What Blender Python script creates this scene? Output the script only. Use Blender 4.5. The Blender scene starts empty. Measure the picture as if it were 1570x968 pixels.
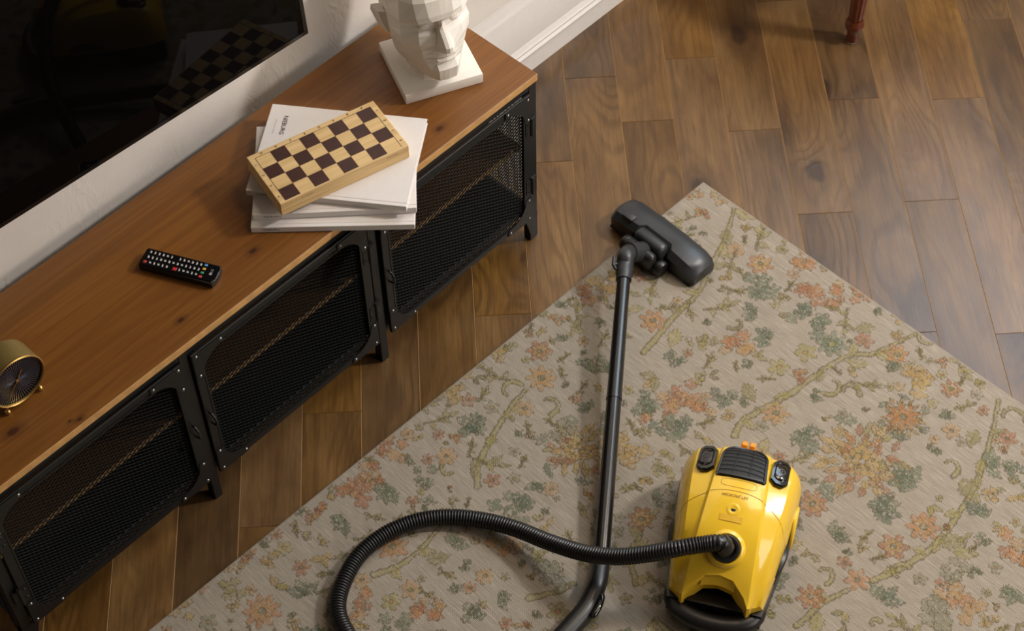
import bpy, bmesh, math, random
import numpy as np
from mathutils import Vector, Matrix

random.seed(7)
rng = np.random.default_rng(11)
scene = bpy.context.scene
COL = scene.collection
PI = math.pi

# ------------------------------------------------------------------ camera
def rotz(a): return Matrix.Rotation(a, 3, 'Z')
CAM_POS = Vector((-2.0355, -2.2869, 3.3608))
CAM_ROT = rotz(-0.78838) @ Matrix.Rotation(0.65256, 3, 'X') @ rotz(-0.02653)
cam_data = bpy.data.cameras.new('camera')
cam_data.sensor_fit = 'HORIZONTAL'; cam_data.sensor_width = 36.0; cam_data.lens = 65.13
cam_data.clip_start = 0.05; cam_data.clip_end = 50
cam = bpy.data.objects.new('camera', cam_data); COL.objects.link(cam)
cam.matrix_world = Matrix.Translation(CAM_POS) @ CAM_ROT.to_4x4()
scene.camera = cam
cam_data.dof.use_dof = True
cam_data.dof.focus_distance = 3.62
cam_data.dof.aperture_fstop = 9.0

# ------------------------------------------------------------------ world, lights, exposure
world = bpy.data.worlds.new('world'); scene.world = world; world.use_nodes = True
bg = world.node_tree.nodes['Background']
bg.inputs[0].default_value = (1.0, 0.74, 0.50, 1); bg.inputs[1].default_value = 0.045

def area(name, loc, target, sx, sy, energy, color):
    l = bpy.data.lights.new(name, 'AREA'); l.shape = 'RECTANGLE'; l.size = sx; l.size_y = sy
    l.energy = energy; l.color = color
    o = bpy.data.objects.new(name, l); COL.objects.link(o); o.location = loc
    d = Vector(target) - Vector(loc)
    o.rotation_euler = d.to_track_quat('-Z', 'Y').to_euler()
    return o
KEY_POS = (2.18, -2.50, 3.05)
area('daylight_high_window', KEY_POS, (0.3, -0.5, 0.2), 0.34, 0.40, 104, (1.0, 0.95, 0.92))
area('daylight_window', (2.20, -0.72, 2.6), (0.0, -0.9, 1.7), 1.3, 1.7, 50, (0.66, 0.83, 1.0))
area('warm_fill', (1.3, -1.2, 3.9), (0.4, -0.6, 0.0), 1.1, 1.1, 36, (1.0, 0.78, 0.54))  # added soft warm fill for unseen interior lamps, no fitting modelled
area('soft_front_fill', (0.9, -4.0, 1.9), (-0.1, 0.0, 0.6), 2.0, 1.6, 50, (1.0, 0.93, 0.86))  # added broad fill towards the back wall, no window stands there

vs = scene.view_settings
vs.view_transform = 'Standard'; vs.look = 'None'; vs.gamma = 1.0; vs.exposure = -0.08
vs.use_curve_mapping = False

# ------------------------------------------------------------------ helpers
def lin(r, g, b):
    f = lambda c: (c/255)/12.92 if c/255 <= 0.04045 else (((c/255)+0.055)/1.055)**2.4
    return (f(r), f(g), f(b), 1.0)

def link(o, parent=None):
    COL.objects.link(o)
    if parent is not None: o.parent = parent
    return o

def obj(name, bm, mat, parent=None, smooth=None, kind=None):
    me = bpy.data.meshes.new(name)
    bmesh.ops.recalc_face_normals(bm, faces=bm.faces[:])
    bm.to_mesh(me); bm.free()
    return mobj(name, me, mat, parent, smooth, kind)

def mobj(name, me, mat, parent=None, smooth=None, kind=None):
    if isinstance(mat, (list, tuple)):
        for m in mat: me.materials.append(m)
    elif mat is not None: me.materials.append(mat)
    if smooth is not None:
        me.polygons.foreach_set('use_smooth', [True]*len(me.polygons))
        me.set_sharp_from_angle(angle=math.radians(smooth))
    o = bpy.data.objects.new(name, me)
    if kind: o['kind'] = kind
    return link(o, parent)

def thing(name, label, cat, loc=(0, 0, 0), rz=0.0, group=None):
    o = bpy.data.objects.new(name, None); COL.objects.link(o)
    o.empty_display_size = 0.05
    o.location = loc; o.rotation_euler = (0, 0, rz)
    o['label'] = label; o['category'] = cat
    if group: o['group'] = group
    return o

def tag(o, label, cat, group=None):
    o['label'] = label; o['category'] = cat
    if group: o['group'] = group
    return o

def add_box(bm, lo, hi, bevel=0.0, seg=1, M=None):
    c = [(a+b)/2 for a, b in zip(lo, hi)]; s = [abs(b-a) for a, b in zip(lo, hi)]
    r = bmesh.ops.create_cube(bm, size=1.0, matrix=Matrix.Translation(c) @ Matrix.Diagonal((*s, 1)))
    vs_ = r['verts']
    if bevel:
        es = list({e for v in vs_ for e in v.link_edges})
        rr = bmesh.ops.bevel(bm, geom=es, offset=bevel, segments=seg, affect='EDGES', profile=0.5)
        vs_ = list({v for f in rr['faces'] for v in f.verts} | {v for v in vs_ if v.is_valid})
    if M is not None: bmesh.ops.transform(bm, matrix=M, verts=vs_)
    return vs_

def box(lo, hi, bevel=0.0, seg=1, M=None):
    bm = bmesh.new(); add_box(bm, lo, hi, bevel, seg, M); return bm

def add_prism(bm, pts, z0, z1, M=None):
    """extrude a 2-D polygon between z0 and z1"""
    a = [bm.verts.new((x, y, z0)) for x, y in pts]; b = [bm.verts.new((x, y, z1)) for x, y in pts]
    n = len(pts)
    bm.faces.new(a[::-1]); bm.faces.new(b)
    for i in range(n): bm.faces.new((a[i], a[(i+1) % n], b[(i+1) % n], b[i]))
    if M is not None: bmesh.ops.transform(bm, matrix=M, verts=a+b)
    return a+b

def frame_at(t, up=Vector((0, 0, 1))):
    t = t.normalized()
    if abs(t.dot(up)) > 0.98: up = Vector((1, 0, 0))
    x = t.cross(up).normalized(); y = x.cross(t).normalized()
    return x, y

def add_tube(bm, pts, rad, seg=16, cap=True, squash=1.0):
    pts = [Vector(p) for p in pts]
    n = len(pts); rings = []
    for i, p in enumerate(pts):
        t = pts[min(i+1, n-1)] - pts[max(i-1, 0)]
        x, y = frame_at(t)
        r = rad[i] if hasattr(rad, '__len__') else rad
        rings.append([bm.verts.new(p + x*(r*math.cos(2*PI*k/seg)) + y*(r*squash*math.sin(2*PI*k/seg))) for k in range(seg)])
    for a, b in zip(rings, rings[1:]):
        for k in range(seg): bm.faces.new((a[k], a[(k+1) % seg], b[(k+1) % seg], b[k]))
    if cap:
        bm.faces.new(rings[0][::-1]); bm.faces.new(rings[-1])
    return [v for r in rings for v in r]

def add_lathe(bm, prof, seg=24, M=None):
    """prof: list of (r, z)"""
    rings = []
    for r, z in prof:
        if r < 1e-6: rings.append([bm.verts.new((0, 0, z))])
        else: rings.append([bm.verts.new((r*math.cos(2*PI*k/seg), r*math.sin(2*PI*k/seg), z)) for k in range(seg)])
    for a, b in zip(rings, rings[1:]):
        for k in range(seg):
            k2 = (k+1) % seg
            if len(a) == 1 and len(b) == 1: continue
            if len(a) == 1: bm.faces.new((a[0], b[k2], b[k]))
            elif len(b) == 1: bm.faces.new((a[k], a[k2], b[0]))
            else: bm.faces.new((a[k], a[k2], b[k2], b[k]))
    vs_ = [v for r in rings for v in r]
    if M is not None: bmesh.ops.transform(bm, matrix=M, verts=vs_)
    return vs_

def catmull(pts, sub=8):
    P = [Vector(p) for p in pts]; P = [2*P[0]-P[1]] + P + [2*P[-1]-P[-2]]
    out = []
    for i in range(1, len(P)-2):
        a, b, c, d = P[i-1:i+3]
        for k in range(sub):
            t = k/sub
            out.append(0.5*((2*b)+(c-a)*t+(2*a-5*b+4*c-d)*t*t+(3*b-a-3*c+d)*t**3))
    out.append(P[-2]); return out

def resample(pts, step):
    L = [0.0]
    for a, b in zip(pts, pts[1:]): L.append(L[-1]+(b-a).length)
    n = max(2, int(L[-1]/step)); out = []; j = 0
    for i in range(n+1):
        s = L[-1]*i/n
        while j < len(L)-2 and L[j+1] < s: j += 1
        t = (s-L[j])/max(1e-9, L[j+1]-L[j]); out.append(pts[j].lerp(pts[j+1], min(1, max(0, t))))
    return out

def text_mesh(body, size, extrude=0.0, bold=0.0, align='CENTER'):
    cu = bpy.data.curves.new('lettering', 'FONT'); cu.body = body; cu.size = size
    cu.extrude = extrude; cu.align_x = align; cu.align_y = 'CENTER'; cu.offset = bold; cu.resolution_u = 3
    o = bpy.data.objects.new('lettering', cu); COL.objects.link(o)
    dg = bpy.context.evaluated_depsgraph_get()
    me = bpy.data.meshes.new_from_object(o.evaluated_get(dg))
    bpy.data.objects.remove(o); bpy.data.curves.remove(cu)
    return me

def basis(x, y, z, p):
    """matrix from axes and origin"""
    x, y, z, p = Vector(x), Vector(y), Vector(z), Vector(p)
    return Matrix(((x.x, y.x, z.x, p.x), (x.y, y.y, z.y, p.y), (x.z, y.z, z.z, p.z), (0, 0, 0, 1)))

# ------------------------------------------------------------------ materials
class NT:
    def __init__(self, name):
        self.m = bpy.data.materials.new(name); self.m.use_nodes = True
        self.t = self.m.node_tree; self.b = self.t.nodes['Principled BSDF']
    def n(self, typ, **kw):
        nd = self.t.nodes.new(typ)
        for k, v in kw.items():
            if k.startswith('i_'):
                key = k[2:]; key = int(key) if key.isdigit() else key.replace('_', ' ')
                nd.inputs[key].default_value = v
            else: setattr(nd, k, v)
        return nd
    def l(self, a, b): self.t.links.new(a, b)
    def ramp(self, fac, stops):
        r = self.n('ShaderNodeValToRGB'); els = r.color_ramp.elements
        while len(els) < len(stops): els.new(0.5)
        for e, (p, c) in zip(els, stops): e.position = p; e.color = c if len(c) == 4 else (*c, 1)
        self.l(fac, r.inputs[0]); return r.outputs[0]
    def mix(self, fac, a, b, mode='MIX'):
        x = self.n('ShaderNodeMix', data_type='RGBA', blend_type=mode)
        for s, v in ((x.inputs[0], fac), (x.inputs[6], a), (x.inputs[7], b)):
            if hasattr(v, 'is_linked') or isinstance(v, bpy.types.NodeSocket): self.l(v, s)
            else: s.default_value = v
        return x.outputs[2]
    def math(self, op, a, b=None, c=None):
        x = self.n('ShaderNodeMath', operation=op)
        for s, v in zip(x.inputs, (a, b, c)):
            if v is None: continue
            if isinstance(v, bpy.types.NodeSocket): self.l(v, s)
            else: s.default_value = v
        return x.outputs[0]
    def coords(self, scale=(1, 1, 1), out='Object', add=None):
        tc = self.n('ShaderNodeTexCoord'); src = tc.outputs[out]
        if add is not None:
            va = self.n('ShaderNodeVectorMath', operation='ADD'); self.l(src, va.inputs[0]); self.l(add, va.inputs[1]); src = va.outputs[0]
        mp = self.n('ShaderNodeMapping'); mp.inputs['Scale'].default_value = scale
        self.l(src, mp.inputs[0]); return mp.outputs[0]
    def noise(self, vec, scale, detail=4, rough=0.55, dist=0.0):
        x = self.n('ShaderNodeTexNoise'); x.inputs['Scale'].default_value = scale
        x.inputs['Detail'].default_value = detail; x.inputs['Roughness'].default_value = rough
        x.inputs['Distortion'].default_value = dist
        self.l(vec, x.inputs['Vector']); return x.outputs['Fac']
    def bump(self, h, strength=0.2, dist=0.01):
        x = self.n('ShaderNodeBump'); x.inputs['Strength'].default_value = strength; x.inputs['Distance'].default_value = dist
        self.l(h, x.inputs['Height']); self.l(x.outputs[0], self.b.inputs['Normal'])
    def color(self, s):
        if isinstance(s, bpy.types.NodeSocket): self.l(s, self.b.inputs['Base Color'])
        else: self.b.inputs['Base Color'].default_value = s
    def set(self, **kw):
        for k, v in kw.items():
            key = k.replace('_', ' ')
            if isinstance(v, bpy.types.NodeSocket): self.l(v, self.b.inputs[key])
            else: self.b.inputs[key].default_value = v
        return self

def simple(name, col, rough=0.5, metal=0.0, grain=0.06, gscale=60, bump=0.0, coat=0.0, spec=0.5):
    t = NT(name); v = t.coords()
    nz = t.noise(v, gscale, 4)
    dark = tuple(c*(1-grain) for c in col[:3])+(1,); lite = tuple(min(1, c*(1+grain)) for c in col[:3])+(1,)
    t.color(t.ramp(nz, [(0.3, dark), (0.7, lite)]))
    t.set(Roughness=rough, Metallic=metal)
    t.b.inputs['Specular IOR Level'].default_value = spec
    t.b.inputs['Coat Weight'].default_value = coat; t.b.inputs['Coat Roughness'].default_value = 0.08
    if bump: t.bump(nz, bump, 0.002)
    return t.m

def mat_floor():
    t = NT('oak_plank')
    oi = t.n('ShaderNodeObjectInfo'); rnd = oi.outputs['Random']
    cx = t.n('ShaderNodeCombineXYZ')
    t.l(t.math('MULTIPLY', rnd, 37.0), cx.inputs[0]); t.l(t.math('MULTIPLY', rnd, 91.0), cx.inputs[1]); t.l(t.math('MULTIPLY', rnd, 13.0), cx.inputs[2])
    off = cx.outputs[0]
    v = t.coords((1.3, 6.0, 6.0), add=off)
    v2 = t.coords((7, 150, 150), add=off)
    v3 = t.coords((4.0, 11.0, 9.0), add=off)
    # knots: centres also bend the grain round them
    vo = t.n('ShaderNodeTexVoronoi'); vo.inputs['Scale'].default_value = 1.0
    t.l(t.coords((3.0, 5.0, 3.0), add=off), vo.inputs['Vector'])
    bend = t.math('MULTIPLY', t.math('POWER', t.math('MAXIMUM', t.math('SUBTRACT', 0.62, vo.outputs['Distance']), 0.0), 1.5), 0.5)
    warp = t.math('ADD', t.noise(v, 1.0, 1.5, 0.4, 0.3), bend)
    fine = t.noise(v2, 1.0, 5, 0.65)
    rings = t.math('SINE', t.math('ADD', t.math('MULTIPLY', warp, 105.0), t.math('MULTIPLY', fine, 3.0)))
    rings = t.ramp(t.math('MULTIPLY_ADD', rings, 0.5, 0.5), [(0.45, (0, 0, 0, 1)), (0.95, (1, 1, 1, 1))])
    zone = t.ramp(t.noise(t.coords((1.2, 4, 4), add=off), 1.0, 2), [(0.42, (0.15, 0.15, 0.15, 1)), (0.62, (1, 1, 1, 1))])
    patch = t.noise(v3, 0.7, 4, 0.6)
    base = t.ramp(patch, [(0.25, lin(58, 37, 14)), (0.42, lin(93, 64, 27)), (0.58, lin(111, 79, 36)), (0.76, lin(131, 97, 48))])
    c = t.mix(t.math('MULTIPLY', t.math('MULTIPLY', rings, zone), 0.42), base, lin(62, 40, 16))
    c = t.mix(t.math('MULTIPLY', t.ramp(fine, [(0.40, (1, 1, 1, 1)), (0.58, (0, 0, 0, 1))]), 0.30), c, lin(66, 42, 18))
    kd = t.math('ADD', vo.outputs['Distance'], t.math('MULTIPLY', t.noise(t.coords((30, 30, 30)), 1.0, 3), 0.10))
    knot = t.ramp(kd, [(0.135, (1, 1, 1, 1)), (0.185, (0.40, 0.40, 0.40, 1)), (0.40, (0, 0, 0, 1))])
    sep = t.n('ShaderNodeSeparateColor'); t.l(vo.outputs['Color'], sep.inputs[0])
    keep = t.math('GREATER_THAN', sep.outputs[0], 0.35)
    c = t.mix(t.math('MULTIPLY', t.math('MULTIPLY', knot, keep), 0.85), c, lin(46, 27, 12))
    # plank tone
    hv = t.n('ShaderNodeHueSaturation'); t.l(c, hv.inputs['Color'])
    t.l(t.math('MULTIPLY_ADD', rnd, 0.44, 0.80), hv.inputs['Value'])
    rr = t.math('FRACT', t.math('MULTIPLY', rnd, 17.0))
    t.l(t.math('MULTIPLY_ADD', rr, 0.16, 0.86), hv.inputs['Saturation'])
    t.color(hv.outputs[0])
    t.set(Roughness=t.math('MULTIPLY_ADD', fine, 0.16, 0.22))
    t.bump(t.math('ADD', fine, t.math('MULTIPLY', rings, 0.4)), 0.10, 0.003)
    return t.m

def mat_pine(name, long_axis, knots=(), tone=1.0):
    t = NT(name)
    sc = [14, 14, 14]; sc[long_axis] = 0.9
    v = t.coords(tuple(sc))
    warp = t.noise(v, 0.9, 3, 0.5, 0.5)
    rings = t.math('MULTIPLY_ADD', t.math('SINE', t.math('MULTIPLY', warp, 62.0)), 0.5, 0.5)
    sc2 = [170, 170, 170]; sc2[long_axis] = 3
    fine = t.noise(t.coords(tuple(sc2)), 1.0, 4, 0.6)
    c = t.mix(t.math('MULTIPLY', rings, 0.5), lin(131*tone, 83*tone, 32*tone), lin(110*tone, 65*tone, 20*tone))
    c = t.mix(t.math('MULTIPLY', t.ramp(fine, [(0.35, (1, 1, 1, 1)), (0.62, (0, 0, 0, 1))]), 0.35), c, lin(90*tone, 51*tone, 12*tone))
    # staves glued side by side, slightly different in tone
    tc = t.n('ShaderNodeTexCoord'); sp = t.n('ShaderNodeSeparateXYZ'); t.l(tc.outputs['Object'], sp.inputs[0])
    cell = t.math('FLOOR', t.math('MULTIPLY', sp.outputs[1], 10.5))
    wn = t.n('ShaderNodeTexWhiteNoise', noise_dimensions='1D'); t.l(cell, wn.inputs['W'])
    hv = t.n('ShaderNodeHueSaturation'); t.l(c, hv.inputs['Color'])
    t.l(t.math('MULTIPLY_ADD', wn.outputs['Value'], 0.22, 0.89), hv.inputs['Value'])
    c = hv.outputs[0]
    for (kx, ky, r) in knots:
        vd = t.n('ShaderNodeVectorMath', operation='SUBTRACT'); t.l(tc.outputs['Object'], vd.inputs[0]); vd.inputs[1].default_value = (kx, ky, 0)
        vm = t.n('ShaderNodeVectorMath', operation='MULTIPLY'); t.l(vd.outputs[0], vm.inputs[0]); vm.inputs[1].default_value = (0.75, 1.25, 0)
        ln = t.n('ShaderNodeVectorMath', operation='LENGTH'); t.l(vm.outputs[0], ln.inputs[0])
        d = t.math('DIVIDE', ln.outputs['Value'], r)
        d = t.math('ADD', d, t.math('MULTIPLY', t.noise(t.coords((90, 90, 90)), 1.0, 2), 0.5))
        k = t.ramp(t.math('MULTIPLY', d, 0.25), [(0.22, (1, 1, 1, 1)), (0.34, (0.45, 0.45, 0.45, 1)), (0.75, (0, 0, 0, 1))])
        c = t.mix(t.math('MULTIPLY', k, 0.88), c, lin(52, 22, 8))
    t.color(c); t.set(Roughness=0.38)
    t.bump(fine, 0.05, 0.002)
    return t.m

def mat_wall():
    t = NT('white_plaster')
    v = t.coords((1, 1, 1))
    a = t.noise(v, 55, 5, 0.6, 0.3); b = t.noise(t.coords((22, 22, 9)), 1.0, 3, 0.5, 1.5)
    ridg = t.math('SUBTRACT', 1.0, t.math('MULTIPLY', t.math('ABSOLUTE', t.math('SUBTRACT', b, 0.5)), 9.0))
    ridg = t.math('MAXIMUM', ridg, 0.0)
    sparse = t.ramp(t.noise(v, 7, 2), [(0.5, (0, 0, 0, 1)), (0.62, (1, 1, 1, 1))])
    h = t.math('ADD', t.math('MULTIPLY', a, 0.5), t.math('MULTIPLY', t.math('MULTIPLY', ridg, sparse), 0.6))
    t.color(t.ramp(t.noise(v, 4, 4), [(0.3, lin(226, 218, 207)), (0.7, lin(236, 229, 220))]))
    t.set(Roughness=0.85); t.bump(h, 0.22, 0.004)
    return t.m

def mat_rug():
    t = NT('woven_floral_rug')
    at = t.n('ShaderNodeVertexColor'); at.layer_name = 'weave'
    v = t.coords((420, 18, 1))
    streak = t.noise(v, 1.0, 4, 0.7)
    fine = t.noise(t.coords((620, 620, 1)), 1.0, 2, 0.5)
    c = t.mix(t.math('MULTIPLY', t.ramp(streak, [(0.35, (1, 1, 1, 1)), (0.6, (0, 0, 0, 1))]), 0.42), at.outputs[0], lin(98, 86, 70))
    c = t.mix(t.math('MULTIPLY', t.ramp(fine, [(0.45, (1, 1, 1, 1)), (0.62, (0, 0, 0, 1))]), 0.22), c, lin(80, 70, 56))
    c = t.mix(t.math('MULTIPLY', t.ramp(streak, [(0.55, (0, 0, 0, 1)), (0.75, (1, 1, 1, 1))]), 0.22), c, lin(205, 194, 176))
    t.color(c); t.set(Roughness=0.92); t.b.inputs['Specular IOR Level'].default_value = 0.2
    wx = t.n('ShaderNodeTexWave', wave_type='BANDS', bands_direction='X'); wx.inputs['Scale'].default_value = 110; wx.inputs['Distortion'].default_value = 0.6
    wy = t.n('ShaderNodeTexWave', wave_type='BANDS', bands_direction='Y'); wy.inputs['Scale'].default_value = 110; wy.inputs['Distortion'].default_value = 0.6
    cc = t.coords(); t.l(cc, wx.inputs[0]); t.l(cc, wy.inputs[0])
    t.bump(t.math('ADD', t.math('MULTIPLY', wx.outputs['Fac'], wy.outputs['Fac']), t.math('MULTIPLY', streak, 0.6)), 0.45, 0.0012)
    return t.m

M = {}
M['floor'] = mat_floor()
M['subfloor'] = simple('dark_gap', lin(118, 92, 62), 0.9)
M['plank_edge'] = simple('pale_plank_edge', lin(146, 112, 68), 0.5)  # paler wood tone for the long bevels of the planks
M['pine_edge'] = simple('pale_pine_edge', lin(196, 150, 92), 0.45, grain=0.18, gscale=40)
M['shelf'] = mat_pine('pine_shelf', 0, (), 0.8)
M['wall'] = mat_wall()
M['trim'] = simple('white_gloss_paint', lin(226, 221, 214), 0.35, grain=0.02)
M['black_metal'] = simple('black_powder_coat', lin(17, 18, 18), 0.42, grain=0.12, gscale=300, bump=0.04)
M['mesh_metal'] = simple('black_mesh_metal', lin(28, 30, 29), 0.45, grain=0.1, gscale=200)
M['rivet'] = simple('steel_rivet', lin(150, 150, 148), 0.3, metal=0.9)
M['rug'] = mat_rug()
M['plaster'] = simple('white_cast_plaster', lin(226, 219, 208), 0.75, grain=0.03, gscale=25, bump=0.05)
M['paper'] = simple('white_book_cover', lin(222, 216, 211), 0.5, grain=0.02)
M['pages'] = simple('page_block', lin(206, 194, 176), 0.8, grain=0.08, gscale=400)
M['print'] = simple('black_print', lin(22, 22, 22), 0.6)
M['print_grey'] = simple('grey_print', lin(150, 148, 146), 0.6)
M['board'] = mat_pine('pale_birch', 0, (), 1.0)
M['tvblack'] = simple('tv_frame_black', lin(20, 17, 15), 0.12, grain=0.05)
M['brass'] = simple('brushed_brass', lin(196, 158, 88), 0.34, metal=0.85, grain=0.06, gscale=150)
M['brass_dark'] = simple('lacquered_brass_shell', lin(140, 118, 66), 0.45, metal=0.55, grain=0.05, gscale=150)
M['yellow'] = simple('glossy_yellow_plastic', lin(238, 194, 50), 0.22, grain=0.015, coat=0.5)
M['seam'] = simple('shadow_gap_yellow', lin(140, 96, 12), 0.6)
M['blk_gloss'] = simple('glossy_black_plastic', lin(20, 19, 18), 0.12, coat=0.4)
M['blk'] = simple('black_plastic', lin(24, 24, 24), 0.36, grain=0.08, gscale=250)
M['blk_matte'] = simple('matte_black_plastic', lin(20, 20, 20), 0.6, grain=0.1, gscale=300)
M['grey_plastic'] = simple('charcoal_plastic', lin(43, 45, 47), 0.38, grain=0.08, gscale=250)
M['tube'] = simple('black_wand_tube', lin(22, 22, 22), 0.2, grain=0.05, coat=0.2)
M['orange'] = simple('amber_plastic', lin(244, 150, 24), 0.25, grain=0.04)
M['mahogany'] = simple('polished_mahogany', lin(92, 40, 20), 0.28, grain=0.3, gscale=40, coat=0.3)
M['felt'] = simple('white_felt_pad', lin(220, 214, 205), 0.9)
M['fabric'] = simple('green_upholstery', lin(90, 84, 60), 0.9, grain=0.2, gscale=300)
M['remote'] = simple('remote_black', lin(14, 13, 13), 0.22, grain=0.05)
M['key'] = simple('white_key_print', lin(200, 196, 190), 0.5)

def mat_screen():
    t = NT('dark_glass_screen'); v = t.coords()
    t.color(t.ramp(t.noise(v, 3, 2), [(0.3, (0.0015, 0.0013, 0.0012, 1)), (0.7, (0.0022, 0.0018, 0.0016, 1))]))
    t.set(Roughness=0.025); t.b.inputs['IOR'].default_value = 1.18
    return t.m
M['screen'] = mat_screen()
def mat_birch():
    t = NT('pale_birch_wood')
    v = t.coords((5, 90, 90)); n1 = t.noise(v, 1.0, 4, 0.6, 0.4)
    t.color(t.ramp(n1, [(0.3, lin(196, 160, 104)), (0.7, lin(224, 192, 138))])); t.set(Roughness=0.5)
    return t.m
M['birch'] = mat_birch()
M['dark_sq'] = simple('dark_stained_square', lin(62, 33, 26), 0.45, grain=0.2, gscale=60)

# ------------------------------------------------------------------ the setting
WALL_Y = 0.045
XR, XL, YF = 2.25, -2.6, -3.6     # right wall, left and front limits of the floor

def S(o): o['kind'] = 'structure'; return o

# floor: planks laid diagonally
TH, PW, PO = 0.816957, 0.1298785, 0.824116
U = Vector((math.cos(TH), math.sin(TH))); N2 = Vector((-U.y, U.x))
floor = S(obj('floor', box((XL, YF, -0.05), (XR, WALL_Y, -0.013)), M['subfloor']))
known = {10: .09, 11: .302, 14: .128, 16: .112, 17: .386, 13: -.238, 15: -.216, 4: -.735, 7: -.49, 12: .041, 3: -1.017, 8: -.029,
         9: .25, 5: -.38, 6: -.16, 2: -.66, 1: -.90, 0: -.55, 18: -.02, 19: .2, 20: -.15, 21: .35}
PL = 0.732
def plank_mesh(k, u0, u1):
    g = 0.00008
    n_hi = PO - k*PW - g; n_lo = PO - (k+1)*PW + g
    uc, nc = (u0+u1)/2, (n_hi+n_lo)/2
    c = U*uc + N2*nc
    bm = box((u0-uc+g, n_lo-nc, -0.012), (u1-uc-g, n_hi-nc, 0.0), 0.0010)
    R = Matrix.Translation((c.x, c.y, 0)) @ Matrix.Rotation(TH, 4, 'Z')
    # clip at the walls in world space
    Ri = R.inverted()
    for co, no in (((0, WALL_Y-0.002, 0), (0, 1, 0)), ((XR-.002, 0, 0), (1, 0, 0)), ((0, YF, 0), (0, -1, 0)), ((XL, 0, 0), (-1, 0, 0))):
        lc = Ri @ Vector(co); lnn = Ri.to_3x3() @ Vector(no)
        bmesh.ops.bisect_plane(bm, geom=bm.verts[:]+bm.edges[:]+bm.faces[:], plane_co=lc, plane_no=lnn, clear_outer=True)
    if len(bm.faces) < 4: bm.free(); return None
    bmesh.ops.holes_fill(bm, edges=[e for e in bm.edges if e.is_boundary], sides=0)
    return bm, R
for k in range(-6, 26):
    off = known.get(k, random.uniform(-.36, .36))
    j0 = math.floor((-2.3-off)/PL); j1 = math.ceil((1.75-off)/PL)
    for j in range(j0, j1):
        r = plank_mesh(k, off+j*PL, off+(j+1)*PL)
        if r is None: continue
        bm, R = r
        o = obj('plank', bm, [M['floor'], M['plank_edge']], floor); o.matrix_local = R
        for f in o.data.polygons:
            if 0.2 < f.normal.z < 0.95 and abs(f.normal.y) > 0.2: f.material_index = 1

wall = S(obj('wall_back', box((XL, WALL_Y, -0.05), (XR+0.15, WALL_Y+0.15, 4.4)), M['wall']))
# skirting with beaded profile
prof = [(0.028, 0.0), (0.028, 0.058), (0.0245, 0.061), (0.0235, 0.066), (0.026, 0.070), (0.0285, 0.073), (0.029, 0.077), (0.0265, 0.080), (0.0255, 0.083),
        (0.028, 0.087), (0.030, 0.092), (0.031, 0.096), (0.033, 0.100), (0.033, 0.208), (0.035, 0.214), (0.0345, 0.221), (0.037, 0.228), (0.0405, 0.240), (0.0415, 0.250), (0.0445, 0.258), (0.0445, 0.262)]
bm = bmesh.new()
poly = prof + [(WALL_Y+0.002, 0.262), (WALL_Y+0.002, 0.0)]
add_prism(bm, poly, XL, XR, basis((0, 1, 0), (0, 0, 1), (1, 0, 0), (0, 0, 0)))
S(obj('baseboard_back', bm, M['trim'], None, 25))

# right wall with a tall window (off to the right of the picture) and a high one beyond it
bm = bmesh.new()
def rw(y0, y1, z0, z1): add_box(bm, (XR, y0, z0), (XR+0.15, y1, z1))
rw(YF, WALL_Y+0.15, -0.05, 1.6); rw(-0.05, WALL_Y+.15, 1.6, 3.6); rw(-2.20, -1.45, 1.6, 3.6); rw(YF, -3.15, 1.6, 3.6); rw(YF, WALL_Y+.15, 3.6, 4.4); rw(-3.15, -2.20, 1.6, 2.6)
S(obj('wall_right', bm, M['wall']))
def window(name, y0, y1, z0, z1, my, mz):
    bm = bmesh.new(); x0, x1 = XR+0.02, XR+0.08; w = 0.05
    add_box(bm, (x0, y0, z0), (x1, y0+w, z1)); add_box(bm, (x0, y1-w, z0), (x1, y1, z1))
    add_box(bm, (x0, y0+w, z0), (x1, y1-w, z0+w)); add_box(bm, (x0, y0+w, z1-w), (x1, y1-w, z1))
    for a in my: add_box(bm, (x0, a-.015, z0+w), (x1-.01, a+.015, z1-w))
    for a in mz: add_box(bm, (x0+.001, y0+w, a-.015), (x1-.012, y1-w, a+.015))
    S(obj(name, bm, M['trim']))
window('window_1', -1.45, -0.05, 1.6, 3.6, (-.75,), (2.25, 2.95))
window('window_2', -3.15, -2.20, 2.6, 3.6, (), ())

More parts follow.
